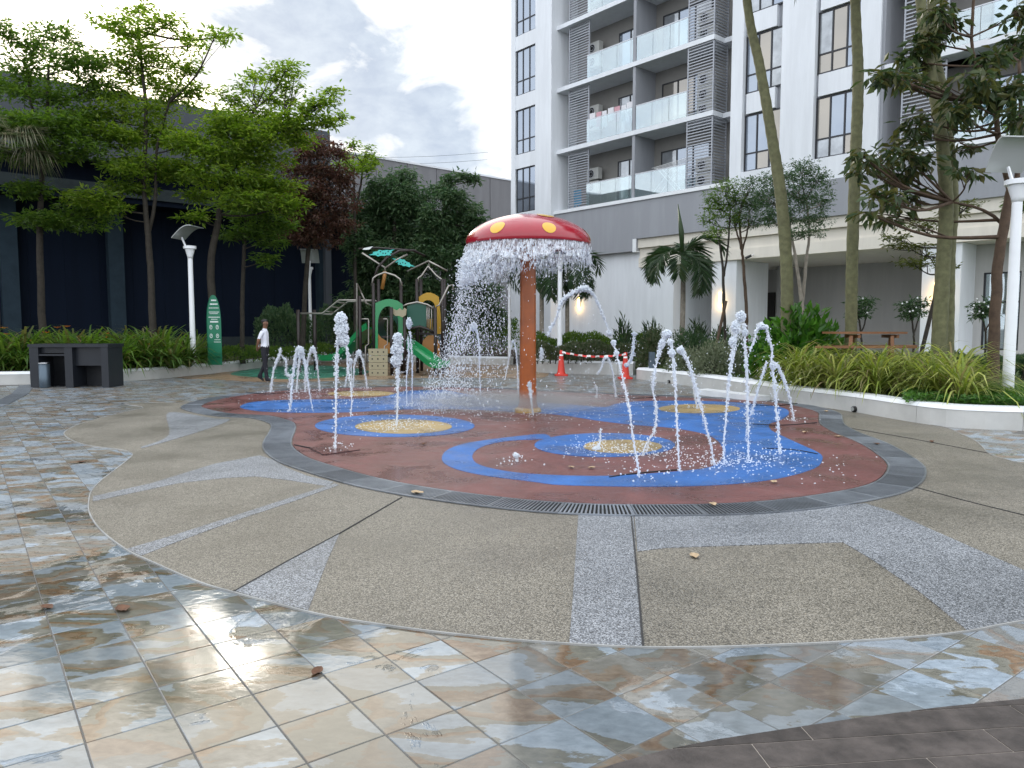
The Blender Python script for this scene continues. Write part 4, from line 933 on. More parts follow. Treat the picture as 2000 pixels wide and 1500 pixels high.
tree('broad_leaved_tree', 'large-leaved dark tree with reddish brown trunk beside the right lamp post', [[(1938, 752, 12), (1942, 640, 10), (1950, 520, 9.5), (1962, 430, 9), (1972, 370, 7), (1958, 310, 6), (1948, 250, 5), (1945, 190, 4), (1925, 130, 3)], [(1962, 430, 6), (1985, 350, 5), (1995, 250, 4), (1990, 120, 3)], [(1960, 440, 4), (1920, 410, 3), (1860, 395, 2)], [(1945, 210, 3.5), (1900, 100, 3), (1905, -40, 2.5)]], 14.5,
     [(1745, 150, 38, 18), (1780, 120, 40, 25), (1720, 140, 25, 14), (1815, 80, 40, 30), (1790, 150, 35, 16), (1850, 40, 35, 28), (1830, 20, 30, 20), (1905, 150, 40, 24), (1940, 110, 35, 25), (1965, 170, 40, 25), (1985, 80, 30, 30), (1890, 190, 40, 20), (1930, 190, 45, 20), (1990, 20, 30, 25), (1840, 240, 40, 16), (1875, 215, 35, 20), (1790, 230, 30, 16), (1750, 290, 45, 18), (1780, 260, 35, 18), (1715, 318, 40, 18), (1680, 300, 30, 14), (1760, 340, 40, 20), (1800, 310, 40, 18), (1690, 330, 25, 14), (1720, 380, 35, 18), (1770, 385, 40, 16), (1740, 420, 35, 16), (1690, 415, 20, 10), (1890, 330, 30, 12), (1875, 280, 30, 16), (1985, 215, 35, 22)], LB, 'bark_brown', dens=2.2, nleaf=5, L=.26, Wd=.10, droop=.75, flat=.6, dj=1.0, spread=.14)
tree('light_tiered_tree', 'thin tiered tree with pale olive leaves leaning on a stake by the porch column', [[(1822, 680, 3), (1824, 600, 3), (1830, 520, 2.6), (1835, 440, 2)]], 18,
     [(1780, 515, 45, 9), (1815, 500, 25, 8), (1850, 525, 25, 8), (1865, 415, 40, 10), (1895, 400, 30, 8), (1770, 480, 45, 10), (1800, 440, 40, 12), (1745, 465, 30, 10)], LO, dens=7.2, nleaf=7, L=.13, Wd=.045, flat=.3, droop=0, dj=.6)
mb = MB(); a = P(1790, 668, 18); mb.tube([Vector((a.x, a.y, .25)), P(1827, 578, 18)], .05, 7)
tag(mb.build('tree_stake', M('bark')), 'dark slanting stake propping the pale olive tree in front of the porch column', 'stake')
tree('green_tree', 'fine-leaved green tree beyond the lamp post in front of the lower balconies', [[(2010, 660, 6), (2012, 500, 5), (2015, 300, 3)]], 17,
     [(1990, 250, 30, 20), (2020, 230, 40, 30), (1975, 275, 25, 12), (2030, 290, 45, 30), (2000, 400, 40, 20)], LM, dens=8.2, nleaf=8, L=.12, Wd=.04, dj=.5)
for (u, v, lab) in ((1682, 600, 'small white-flowered shrub tree beside the straight palm trunk'), (1785, 605, 'small white-flowered shrub tree in front of the wide white column'), (1925, 605, 'small white-flowered shrub tree below the lit porch window')):
    random.seed(u)
    tree('flowering_shrub', lab, [[(u, 665, 2), (u-2, 640, 1.8), (u-8, 610, 1.2)], [(u, 650, 1.6), (u+10, 620, 1.2), (u+14, 600, .8)]], 20.5, [(u-12, 598, 18, 10), (u+12, 590, 18, 9), (u, 610, 24, 10), (u-15, 618, 14, 6)], LD, 'bark', dens=14.4, nleaf=6, L=.13, Wd=.05, droop=.1)
    c = np.array([list(P(u+random.uniform(-28, 28), random.uniform(582, 612), 20.4+random.uniform(-.3, .1))) for _ in range(9)])
    vv, ff = drops(c, np.full(len(c), .028)); npmesh('flower', vv, ff, M('cone_white'), bpy.data.objects[[o.name for o in bpy.data.objects if o.name.startswith('flowering_shrub')][-1]])
# ------------------------------------------------------------------ shrubs
def shrub(name, label, px, depth, leaf, n, L, Wd, base_z=.28, yf=.8, group=None, up=.4, cat='shrub', surf=.35):
    u, v, rx, ry = px; c = np.array(P(u, v, depth)); k = PXM(depth)
    root = empty(name, (c[0], c[1], base_z-.02), label, cat, group)
    top = c[2]+ry*k; rz = (top-base_z); cz = base_z
    q = rnd_unit(n); q[:, 2] = np.abs(q[:, 2]); rr = (1-surf*rng.random((n, 1)))*(1+.12*np.sin(q[:, :1]*9+q[:, 1:2]*7))
    pos = np.array([c[0], c[1], cz])+q*rr*np.array([rx*k, rx*k*yf, rz])
    d = q*.8+rng.normal(size=(n, 3))*.5; d[:, 2] += up
    nr = q+rng.normal(size=(n, 3))*.5+np.array([0, 0, .4])
    vv, ff = leaves(pos, d, nr, L*rng.uniform(.6, 1.2, n), Wd*rng.uniform(.7, 1.2, n))
    npmesh('foliage', vv, ff, leaf, root)
    mb = MB()
    for i in range(7):
        e = Vector(pos[i*7]); b = Vector((c[0]+random.uniform(-.1, .1), c[1]+random.uniform(-.1, .1), base_z-.04)); mb.tube([b, b.lerp(e, .5)+Vector((0, 0, .05)), e], [.018, .014, .007], 5, False)
    tag(mb.build("stem", M("bark"), root), kind="stuff"); return root
shrub('broad_leaf_bush', 'big glossy broad-leaved green bush left of the picnic table', (1565, 650, 78, 42), 17.5, leafmat('leaf_gloss', [(.03, .10, .015), (.06, .17, .02), (.10, .22, .035)], .35, .25), 2600, .26, .13, surf=.6)
shrub('broad_leaf_bush', 'smaller glossy bush tucked beside the big broad-leaved bush', (1497, 665, 40, 26), 18, MATS['leaf_gloss'], 900, .2, .1, surf=.6)
shrub('clipped_shrub', 'rounded silvery variegated shrub behind the end of the pale planter wall', (1345, 702, 45, 20), 20.5, LS, 2600, .09, .035)
shrub('clipped_shrub', 'wide silvery variegated shrub behind the low white flowers', (1402, 692, 55, 25), 19, LS, 3600, .09, .035)
shrub('clipped_shrub', 'dark rounded shrub beside the right traffic cone', (1282, 685, 36, 42), 22.5, LH, 2400, .1, .04)
shrub('clipped_shrub', 'dark green shrub at the foot of the short feather palm', (1345, 665, 50, 22), 24.5, LD, 2400, .12, .045)
shrub('clipped_shrub', 'dark green shrub around the slim staked tree', (1420, 668, 60, 16), 23.5, LD, 2400, .12, .045)
for i, (u, v, lab) in enumerate(((1217, 645, 'spiky rosette plant against the white wall left of the column'), (1272, 652, 'spiky rosette plant between the cone and the short palm'), (1365, 648, 'spiky rosette plant at the recessed podium wall'), (1410, 655, 'spiky rosette plant beneath the lit column lamp'))):
    shrub('rosette_plant', lab, (u, v, 18, 16), 25.2, LP, 260, .36, .05, up=.9, base_z=.4, cat='plant')
def hedge(name, label, pts, depth0, h, w, leaf, n, L, Wd, base_z=.3):
    pts = [Vector(p) for p in pts]; root = empty(name, (pts[0].x, pts[0].y, base_z-.02), label, 'hedge')
    i = rng.integers(0, len(pts)-1, n); f = rng.random((n, 1)); P0 = np.array([list(p) for p in pts])
    c = P0[i]*(1-f)+P0[i+1]*f; th = rng.random(n)*math.pi
    rr = 1-.25*rng.random(n); hh = h*(1+.12*np.sin(c[:, 0]*3.1)+.08*np.sin(c[:, 0]*7+c[:, 1]*5))
    t = unit(P0[i+1]-P0[i]); nn = np.stack([-t[:, 1], t[:, 0], np.zeros(n)], 1)
    q = nn*(np.cos(th)*rr*w)[:, None]+np.array([0, 0, 1.])*(np.sqrt(np.sin(th))*rr*hh)[:, None]
    pos = c+q; pos[:, 2] += base_z
    d = unit(q)+rng.normal(size=(n, 3))*.6; d[:, 2] += .3
    vv, ff = leaves(pos, d, unit(q)+rng.normal(size=(n, 3))*.5, L*rng.uniform(.6, 1.2, n), Wd*rng.uniform(.7, 1.2, n))
    npmesh('foliage', vv, ff, leaf, root)
    mb = MB()
    for k in range(len(pts)-1): 
        for s in (.2, .6): b = pts[k].lerp(pts[k+1], s); mb.tube([(b.x, b.y, base_z-.03), (b.x+.05, b.y, base_z+h*.7)], [.02, .008], 5, False)
    tag(mb.build("stem", M("bark"), root), kind="stuff"); return root
def along(a, c, y0, y1, n): return [Vector((P(a+(c-a)*i/n, 650, y0+(y1-y0)*i/n).x, y0+(y1-y0)*i/n, 0)) for i in range(n+1)]
hedge('hedge', 'twiggy brownish hedge behind the traffic cones and tape', along(1045, 1245, 24, 24.2, 8), 24, .62, .55, LH, 7500, .1, .035, .36)
hedge('hedge', 'green hedge row in front of the blank white wall', along(1040, 1290, 26.5, 26, 8), 26, .95, .6, LM, 6500, .12, .045, .3)
hedge('hedge', 'dark hedge in front of the porch behind the picnic table', along(1640, 2030, 19, 17.5, 10), 19, .52, .5, LD, 8000, .11, .045, .3)
hedge('hedge', 'low dark clipped hedge between the lamp post and the guard in white shirt', along(395, 640, 24.6, 30, 9), 25, .5, .6, LM, 7500, .11, .04, .28)
hedge('hedge', 'dark bushy hedge behind the grey lamp post near the playground', along(500, 690, 30.5, 32, 7), 30, 1.9, .9, LD, 7500, .16, .07, .28)
hedge('hedge', 'dark hedge running behind the playground towards the mushroom stem', along(690, 1010, 32, 33, 8), 30, 1.5, .8, LM, 7000, .14, .06, .28)
# strap-leaf clumps
def clump_mesh(name, n, L, w, leaf, arch=1.2):
    V_ = []; F_ = []; o = 0
    for i in range(n):
        az = random.uniform(0, 2*math.pi); e = random.uniform(.5, 1.45); l = L*random.uniform(.6, 1.1); p = Vector((random.uniform(-.08, .08), random.uniform(-.08, .08), 0)); wd = w*random.uniform(.7, 1.1); seg = 5
        side = Vector((-math.sin(az), math.cos(az), 0))
        for s in range(seg+1):
            ww = wd*(.6+.4*math.sin(math.pi*min(1, s/seg+.2)))*(1 if s < seg else .1)
            V_ += [p-side*ww/2, p+side*ww/2]
            p = p+Vector((math.cos(az)*math.cos(e), math.sin(az)*math.cos(e), math.sin(e)))*l/seg; e -= arch/seg*(1+s*.35)
        for s in range(seg): F_.append((o+2*s, o+2*s+1, o+2*s+3, o+2*s+2))
        o += 2*(seg+1)
    me_o = npmesh(name, [list(v) for v in V_], F_, leaf); return me_o
def bed(spots, protos, label, cat, group, zbase, sc=(.85, 1.15)):
    for i, p in enumerate(spots):
        src = protos[i % len(protos)]
        o = src if i < len(protos) else src.copy()
        if i >= len(protos): COL.objects.link(o)
        o.location = (p.x, p.y, zbase); o.rotation_euler = (0, 0, random.uniform(0, 6.28)); s = random.uniform(*sc); o.scale = (s, s, s)
        tag(o, label, cat, group)
random.seed(5)
pr = [clump_mesh('striped_plant', 110, 1.3, .036, LV, 1.3) for _ in range(4)]
sp = []
for i in range(120):
    u = random.uniform(1555, 1885); f = (u-1555)/330
    ymin = 14.9-3.3*f; y = ymin+random.uniform(.15, 2.2)
    q = Vector((P(u, 700, y).x, y, 0))
    if all((q-a).length > .33 for a in sp): sp.append(q)
bed(sp, pr, 'yellow-green striped strap-leaf plant in the massed bed on the pale planter wall', 'plant', 'striped strap-leaf plants massed on the planter', .3, (.7, 1.22))
random.seed(6)
pl = [clump_mesh('lily_plant', 64, 1.3, .055, LY, 1.1) for _ in range(4)]
sp = []
for i in range(420):
    u = random.uniform(-70, 385); y = 20.6+max(0, (u-215))*.011+random.uniform(.3, 4.2)
    q = Vector((P(u, 700, y).x, y, 0))
    if all((q-a).length > .42 for a in sp): sp.append(q)
LSP = sp
bed(sp, pl, 'green strap-leaved lily plant in the dense bed behind the barbecue counter', 'plant', 'lily plants in the left bed', .28, (1.0, 1.5))
MF = M('lily_flower', (.75, .22, .03), .6)
fl = None
for i, (u, v, y) in enumerate(((8, 633, 22), (15, 645, 21.5), (112, 632, 23), (131, 630, 23.5), (90, 642, 22), (92, 664, 21.5), (208, 644, 23), (205, 652, 22), (290, 665, 22.5), (318, 668, 22.8), (60, 658, 21.6), (158, 650, 22.5), (245, 655, 23))):
    p = P(u, v+9, y)
    if fl is None:
        n = 7; c = np.zeros((n, 3)); d = np.array([[math.cos(k*.9), math.sin(k*.9), .5] for k in range(n)]); vv, ff = leaves(c, d, np.tile([0, 0, 1.], (n, 1)), np.full(n, .13), np.full(n, .06))
        fl = npmesh('lily_flower', vv, ff, MF); o = fl
    else: o = fl.copy(); COL.objects.link(o)
    o.location = p; o.rotation_euler = (0, 0, i); tag(o, 'orange lily flower above the strap leaves of the left bed', 'flower', 'orange lily flowers')
# ground cover by the right lamp
n = 9000; u = rng.uniform(1770, 2080, n); y = 10.9+(1-(u-1770)/310)*.9+rng.random(n)*3.2; x = (u-1000)/FPX*y
pos = np.stack([x, y, .30+rng.random(n)*.13], 1); d = rng.normal(size=(n, 3)); d[:, 2] = np.abs(d[:, 2])*.5
vv, ff = leaves(pos, d, np.tile([0, 0, 1.], (n, 1))+rng.normal(size=(n, 3))*.4, rng.uniform(.05, .1, n), rng.uniform(.03, .055, n))
tag(npmesh('ground_cover', vv, ff, leafmat('leaf_cover', [(.04, .11, .02), (.07, .17, .03), (.10, .21, .04)], .35)), 'bright green low ground cover around the right lamp post base', 'ground cover', kind='stuff')
# grass blades on the open lawn
n = 16000; u = rng.uniform(1290, 1700, n); y = 13+rng.random(n)*9; x = (u-1000)/FPX*y
keep = np.array([inpoly(a, c, [p.to_2d() for p in [q+Vector((.35, .35, 0)) for q in wr_pts]+[Vector((26, 24, 0)), Vector((4.5, 24, 0))]]) for a, c in zip(x, y)])
pos = np.stack([x, y, np.full(n, .295)], 1)[keep]; n = len(pos); d = rng.normal(size=(n, 3))*.5; d[:, 2] = 1
vv, ff = leaves(pos, d, rng.normal(size=(n, 3)), rng.uniform(.05, .12, n), rng.uniform(.012, .02, n))
tag(npmesh('grass', vv, ff, leafmat('leaf_grass', [(.05, .09, .02), (.08, .13, .03), (.12, .16, .05)], .4)), 'short green grass on the lawn behind the pale planter wall', 'grass', kind='stuff')
# ================================================================== MUSHROOM FOUNTAIN
MC = G(1031, 806); MC = Vector((MC.x, MC.y, 0)); MY = MC.y
MUSH = empty('mushroom_fountain', MC, 'red mushroom fountain with yellow spots and orange stem', 'fountain')
RIM = 1.085; ZR = P(1030, 479, MY).z; ZT = P(1030, 419, MY).z; HC = ZT-ZR
def capz(r): 
    q = min(1, r/RIM); return ZR+HC*(.06+.86*math.sqrt(max(0, 1-q*q))+.08*(1-q))
prof = [(.16, ZR+.1), (RIM-.05, ZR-.0), (RIM-.012, ZR-.012), (RIM, ZR+.01)]+[(RIM*math.cos(a), capz(RIM*math.cos(a))+.0) for a in [R(x) for x in (5, 10, 16, 22, 30, 38, 46, 55, 64, 72, 80, 86, 89.5)]]
prof = [p if i < 4 else (p[0], max(p[1], ZR+.012+.003*i)) for i, p in enumerate(prof)]
mb = MB(); mb.lathe(prof, 72, MC); mb.build('cap', M('cap_red'), MUSH, True)
mb = MB(); mb.lathe([(.235, .016), (.235, .075), (.20, .095)], 28, MC); mb.build('base_collar', M('base_yellow'), MUSH)
mb = MB(); mb.lathe([(.18, .09), (.155, .2), (.148, .5), (.14, 1.5), (.135, ZR-.1), (.16, ZR+.15)], 28, MC, False); mb.build('stem', M('stem_orange'), MUSH, True)
mb = MB(); mb.lathe([(.035, ZT-.03), (.035, ZT+.012), (.0, ZT+.016)], 12, MC); mb.build('finial_bolt', M('cctv_black'), MUSH)
DA_ = np.linspace(0, math.pi/2, 60); DR_ = RIM*np.sin(DA_); DZ_ = np.array([max(capz(r), ZR+.03) for r in DR_]); DS_ = np.concatenate([[0], np.cumsum(np.hypot(np.diff(DR_), np.diff(DZ_)))])
for az, rr, sr in ((-121, .93, .13), (-72, .945, .115), (-60, .52, .15), (-176, .985, .12), (-10, .95, .14), (95, .8, .14), (140, .7, .15), (45, .75, .14), (180, .5, .13)):
    a = R(az); cx = Vector((math.cos(a), math.sin(a), 0)); vs = []; n = 24
    ring_r = [0, .4, .75, 1.0]
    for q in ring_r:
        for k in range(n if q else 1):
            b_ = 2*math.pi*k/n; off = Vector((math.cos(b_)*sr*q, math.sin(b_)*sr*q, 0))
            s0 = min(np.interp(rr*RIM, DR_, DS_), DS_[-1]-sr-.012); s1 = s0+off.x
            r = float(np.interp(s1, DS_, DR_)); zz = float(np.interp(s1, DS_, DZ_)); an = a+off.y/max(r, .2)
            r2 = float(np.interp(s1+.01, DS_, DR_)); z2 = float(np.interp(s1+.01, DS_, DZ_)); r1 = float(np.interp(s1-.01, DS_, DR_)); z1 = float(np.interp(s1-.01, DS_, DZ_))
            nl_ = Vector((-(z2-z1), 0, (r2-r1))).normalized()
            vs.append(MC+Vector(((r+nl_.x*.006)*math.cos(an), (r+nl_.x*.006)*math.sin(an), zz+nl_.z*.006)))
    fs = [(0, 1+k, 1+(k+1) % n) for k in range(n)]
    for q in range(2): fs += [(1+q*n+k, 1+(q+1)*n+k, 1+(q+1)*n+(k+1) % n, 1+q*n+(k+1) % n) for k in range(n)]
    mb = MB(); mb.add(vs, fs); mb.build('spot', M('spot_yellow'), MUSH, True)
# ------------------------------------------------------------------ water
WW = MATS['white_water']
CUR = empty('water_curtain', MC+Vector((0, 0, ZR)), 'white water curtain breaking into drops below the red mushroom cap', 'water')
def sheet_mesh():
    n = 220; m_ = 10; V_ = []; 
    for j in range(m_+1):
        f = j/m_
        for k in range(n):
            a = 2*math.pi*k/n; left = .5-.5*math.cos(a)  # 1 on the left side
            ln = (.20+.16*left+.05*math.sin(7*a)+.03*math.sin(19*a))
            r = RIM-.03+.05*f+.012*math.sin(31*a+3*f)
            V_.append((MC.x+r*math.cos(a)-.04*f*f, MC.y+r*math.sin(a), ZR-.01-ln*f))
    F_ = [(j*n+k, j*n+(k+1) % n, (j+1)*n+(k+1) % n, (j+1)*n+k) for j in range(m_) for k in range(n)]
    return npmesh('falling_sheet', V_, F_, MATS['water_sheet'], CUR, True)
sheet_mesh()
# strands: elongated drops just under the rim
n = 8000; a = rng.random(n)*2*math.pi; left = .5-.5*np.cos(a); fall = rng.random(n)**.8*(.34+.32*left)
r = RIM-.03+rng.normal(size=n)*.02+fall*.06
wob = .02*np.sin(a*47+fall*14)
c = np.stack([MC.x+r*np.cos(a)-.10*fall*left+wob, MC.y+r*np.sin(a)+wob, ZR-.01-fall], 1)
kp = rng.random(n) < (.28+.72*left); c = c[kp]; fall = fall[kp]; n = len(c); s_ = rng.uniform(.0025, .0072, n)*(1-.3*fall); rad = np.stack([s_, s_, s_*rng.uniform(1.5, 8, n)], 1)
vv, ff = drops(c, rad); tag(npmesh('water_strands', vv, ff, WW, CUR, True), kind='stuff')
# free drops, blown to the left
n = 9000; a = rng.random(n)*2*math.pi; wgt = rng.random(n); a = np.where(wgt < .74, rng.normal(math.pi, .75, n), a)
fall = .25+rng.random(n)**.75*(ZR-.3); left = np.clip(-np.cos(a), 0, 1)
r = RIM+rng.normal(size=n)*.06+fall*.02
wind = left*(.05*fall+.055*fall**2)*rng.uniform(.3, 1.6, n)
c = np.stack([MC.x+r*np.cos(a)-wind+rng.normal(size=n)*.05, MC.y+r*np.sin(a)+rng.normal(size=n)*.1, ZR-fall], 1)
keep = (left > .25) | (fall < .75) | (rng.random(n) < .16); c = c[keep]; n = len(c)
s_ = rng.uniform(.0025, .0075, n)*rng.choice([1, 1, 1, 1.5], n); rad = np.stack([s_, s_, s_*rng.uniform(1, 2.4, n)], 1)
vv, ff = drops(c, rad); tag(npmesh('falling_drops', vv, ff, WW, CUR, True), kind='stuff')
# ragged foam clots where the sheet breaks (left side)
cs = []; rs_ = []
for i in range(420):
    a = random.gauss(math.pi, .9); f = random.uniform(.18, .62)*(1.25 if random.random() < .3 else 1); l = max(0, -math.cos(a)); r = RIM+random.gauss(0, .05)
    p = np.array([MC.x+r*math.cos(a)-.14*f*l, MC.y+r*math.sin(a), ZR-f*(.5+.5*l)-.04])
    for k in range(random.randint(3, 8)):
        p = p+rng.normal(size=3)*np.array([.018, .018, .016]); cs.append(p); rs_.append(random.uniform(.005, .015))
vv, ff = drops(np.array(cs), np.array(rs_)); tag(npmesh('foam_clots', vv, ff, WW, CUR, True), kind='stuff')
# jets: path in photo pixels (u, v, width px); the distance is that of the spot where the jet leaves the pad
def jet(label, base, strands, head=None, spray=40, name='water_jet', dy=0.0):
    g = G(*base); y0 = g.y+dy; k = PXM(y0)
    root = empty(name, (g.x, g.y, .016), label, 'water jet', None)
    for st in strands:
        cs = []; rs = []
        pts = [P(u, v, y0) for u, v, w in st]; ws = [w*k*.5 for *_, w in st]
        sm = catmull(pts, 14, False); yj = 0
        tb_ = MB(); tr = []; tp = []
        for i, p in enumerate(sm):
            f = i/14; a = min(int(f), len(ws)-1); b_ = min(a+1, len(ws)-1); w = ws[a]*(1-f % 1)+ws[b_]*(f % 1)
            tp.append(p+Vector((random.gauss(0, w*.22), random.gauss(0, w*.3), 0))); tr.append(w*random.uniform(.25, .6))
            for q in range(5 if w < .02 else int(5+w*200)):
                sc_ = 1.0 if random.random() < .7 else 2.3; cs.append((p.x+random.gauss(0, w*.38)*sc_, p.y+random.gauss(0, w*.5)*sc_, p.z+random.gauss(0, max(.014, w*.4)))); rs.append(w*random.uniform(.14, .44) if sc_ < 2 else random.uniform(.0025, .008))
        tb_.tube(tp, tr, 7)
        vt = np.array(tb_.v); ft = []
        for f in tb_.f: 
            for q in range(1, len(f)-1): ft.append((f[0], f[q], f[q+1]))
        vv, ff = drops(np.array(cs), np.stack([np.array(rs), np.array(rs), np.array(rs)*1.35], 1), ICO2 if k*8 > .02 and y0 < 11 else ICO1)
        npmesh('water_column', np.concatenate([vt, vv]), np.concatenate([np.array(ft), ff+len(vt)]), WW, root, True)
    # head foam: (u, v, rx, ry)
    for hd in (head or []):
        u, v, rx, ry = hd; c = np.array(P(u, v, y0)); n = int(260+rx*ry*2.2)
        q = rnd_unit(n)*(rng.random((n, 1))**.33); q[:, 0] *= 1-.25*np.clip(-q[:, 2], 0, 1)
        cc = c+q*np.array([rx*k, rx*k*.9, ry*k]); rr = rng.uniform(.05, .21, n)*rx*k
        cc += rng.normal(size=cc.shape)*rx*k*.10; vv, ff = drops(cc, rr, ICO1 if y0 > 11 else ICO2); npmesh('foam_head', vv, ff, WW, root, True)
    us = [u for st in strands for u, v, w in st]; vs = [v for st in strands for u, v, w in st]
    n = spray
    if n:
        uu = rng.uniform(min(us)-10, max(us)+12, n); vv_ = rng.uniform(min(vs)+5, max(vs), n)
        cc = np.array([list(P(a, b_, y0+random.gauss(0, .08))) for a, b_ in zip(uu, vv_)]); vv, ff = drops(cc, rng.uniform(.0025, .008, n)*min(1.3, y0/10)); tag(npmesh('spray', vv, ff, WW, root, True), kind='stuff')
        n2 = 26; cc = np.stack([g.x+rng.normal(size=n2)*.14, g.y+rng.normal(size=n2)*.14, .02+np.abs(rng.normal(size=n2))*.03], 1); vv, ff = drops(cc, rng.uniform(.003, .012, n2)); tag(npmesh('splash', vv, ff, WW, root, True), kind='stuff')
    return root
J = jet
J('thin leaning jet with a split tip nearest the walking guard', (528, 768), [[(528, 768, 6), (535, 722, 6), (546, 693, 6), (548, 680, 3)], [(547, 690, 3), (553, 699, 3), (559, 705, 5), (559, 729, 5), (567, 737, 5), (562, 757, 3)]])
J('double jet with a thick foamy top left of the tall column jet', (566, 806), [[(566, 806, 7), (572, 737, 8), (577, 700, 8), (582, 678, 7)], [(588, 684, 9), (597, 712, 6), (602, 750, 5), (611, 802, 3)]], [(587, 688, 7, 12)], 50)
J('straight jet behind the foamy double jet', (579, 768), [[(579, 768, 6), (583, 717, 6), (588, 690, 6)]])
J('thin jet joining the foamy double jet from its right', (596, 767), [[(596, 767, 6), (596, 720, 5), (592, 695, 5)]])
J('curved jet arching over to the double jet', (625, 764), [[(625, 764, 5), (620, 720, 5), (616, 692, 6), (610, 680, 7), (604, 695, 5), (600, 715, 4), (599, 745, 3)]], [(610, 684, 5, 6)])
J('tall column jet with a big foam head rising from the square cover', (655, 880), [[(655, 880, 7), (656, 800, 7), (657, 730, 8), (658, 695, 8)], [(680, 690, 5), (679, 712, 5), (684, 745, 4), (687, 777, 4), (685, 812, 3)], [(672, 660, 7), (677, 680, 6), (681, 695, 5)], [(661, 660, 8), (659, 680, 6), (658, 697, 6)]], [(666, 624, 11, 14), (667, 645, 12, 18), (672, 664, 10, 12)], 90)
J('short jet between the tall column jet and the crossing pair', (674, 757), [[(674, 757, 5), (680, 720, 5), (685, 703, 5), (687, 755, 3)]], [(686, 706, 4, 6)])
J('left jet of the crossing pair beside the climbing panel', (690, 757), [[(690, 757, 5), (692, 715, 5), (700, 688, 6)]], [(701, 688, 5, 5)])
J('right jet of the crossing pair beside the climbing panel', (717, 760), [[(717, 760, 5), (711, 715, 5), (702, 688, 6)]])
J('bulbous foam jet on the tan disc in front of the slide', (776, 833), [[(775, 833, 5), (776, 790, 6), (777, 750, 8), (776, 720, 10)]], [(777, 662, 9, 13), (776, 685, 11, 18), (774, 705, 11, 12)], 70)
J('tall thin double jet in front of the green slide', (805, 796), [[(805, 796, 4), (805, 740, 4), (805, 700, 5), (801, 650, 6)], [(795, 796, 4), (794, 740, 4), (798, 700, 5), (797, 660, 5)]], [(799, 632, 6, 12)], 50)
J('thin jet with a pointed crest under the drifting drops', (939, 781), [[(939, 781, 3), (937, 720, 4), (936, 680, 5), (931, 645, 6), (926, 630, 5)], [(925, 636, 6), (912, 656, 4), (902, 682, 3)]], [(925, 638, 7, 9)], 40)
J('thin jet directly left of the mushroom stem', (1012, 774), [[(1012, 774, 4), (1010, 710, 4), (1003, 666, 4), (996, 690, 3), (990, 722, 3), (986, 742, 2)]], None, 20)
J('short splash jet against the front of the mushroom stem', (1041, 812), [[(1041, 810, 5), (1038, 785, 5), (1035, 760, 7), (1034, 748, 6)]], [(1034, 752, 4, 6)], 12)
J('single water blob in the air right of the mushroom stem', (1058, 765), [[(1058, 700, 6), (1058, 690, 8), (1057, 680, 4)]], [(1058, 688, 4, 7)], 0, 'water_blob')
J('high arching broken stream in front of the lit wall lamp', (1072, 775), [[(1070, 655, 8), (1078, 638, 8), (1086, 622, 5), (1098, 588, 10), (1115, 575, 9), (1141, 563, 12), (1158, 575, 7), (1170, 597, 7), (1180, 622, 6), (1187, 640, 4), (1191, 652, 11)]], [(1140, 564, 9, 4), (1191, 652, 6, 4)], 0)
J('long leaning jet on the left side of the near jet circle', (1250, 936), [[(1250, 936, 7), (1243, 895, 7), (1236, 852, 6), (1229, 800, 7), (1219, 750, 7), (1208, 705, 6), (1198, 670, 6)]], [(1198, 669, 5, 5), (1204, 690, 5, 4)], 40)
J('small curled arch of water behind the long leaning jet', (1203, 777), [[(1203, 777, 5), (1201, 755, 5), (1196, 725, 5), (1188, 701, 5), (1180, 702, 5), (1175, 718, 4), (1167, 730, 4)]], None, 20)
J('falling ribbon of water beside the right traffic cone', (1232, 790), [[(1238, 650, 6), (1237, 680, 7), (1233, 700, 7), (1224, 714, 6)]], [(1239, 652, 5, 4), (1224, 713, 5, 4)], 10)
J('wavy falling strand dropping onto the near tan disc', (1257, 892), [[(1257, 890, 5), (1261, 870, 5), (1278, 841, 6), (1282, 800, 7), (1276, 765, 5), (1276, 745, 8), (1283, 705, 6), (1292, 675, 9), (1303, 652, 10)]], [(1302, 652, 9, 7), (1293, 672, 6, 10)], 50)
J('upright jet in the middle of the near jet circle', (1327, 924), [[(1327, 924, 7), (1324, 862, 7), (1321, 800, 7), (1318, 740, 8), (1315, 705, 8), (1310, 672, 8)]], [(1312, 690, 7, 8), (1309, 668, 6, 6)], 60)
J('leaning jet with beaded stream ending on the maroon rubber', (1396, 912), [[(1396, 912, 6), (1388, 870, 6), (1380, 838, 6), (1368, 790, 7), (1356, 750, 8), (1345, 710, 8), (1330, 682, 8)]], [(1329, 684, 7, 7)], 40)
J('high foamy jet falling back in the centre of the blue bend', (1415, 911), [[(1415, 911, 4), (1414, 870, 5), (1417, 827, 6), (1420, 780, 6), (1423, 747, 8), (1430, 700, 10), (1434, 665, 10), (1439, 632, 9)]], [(1447, 618, 9, 11), (1437, 640, 9, 14), (1431, 668, 8, 10)], 70)
J('tall straight jet beside the high foamy jet', (1462, 904), [[(1462, 904, 7), (1461, 850, 7), (1460, 800, 8), (1459, 750, 8), (1457, 705, 8), (1455, 665, 7), (1454, 635, 7)]], [(1455, 650, 6, 8)], 60)
J('hooked jet curling over at its top above the blue bend', (1523, 890), [[(1523, 890, 7), (1520, 840, 7), (1516, 792, 7), (1513, 750, 8), (1507, 712, 6), (1508, 685, 5), (1503, 665, 7), (1498, 645, 6), (1490, 636, 8), (1479, 642, 6), (1473, 665, 5), (1464, 684, 4)]], [(1490, 638, 8, 5), (1510, 715, 7, 8)], 60)
J('thin outer jet next to the grate on the wall side', (1551, 824), [[(1551, 824, 6), (1544, 785, 6), (1534, 750, 7), (1524, 725, 7), (1516, 710, 5)]], None, 30)
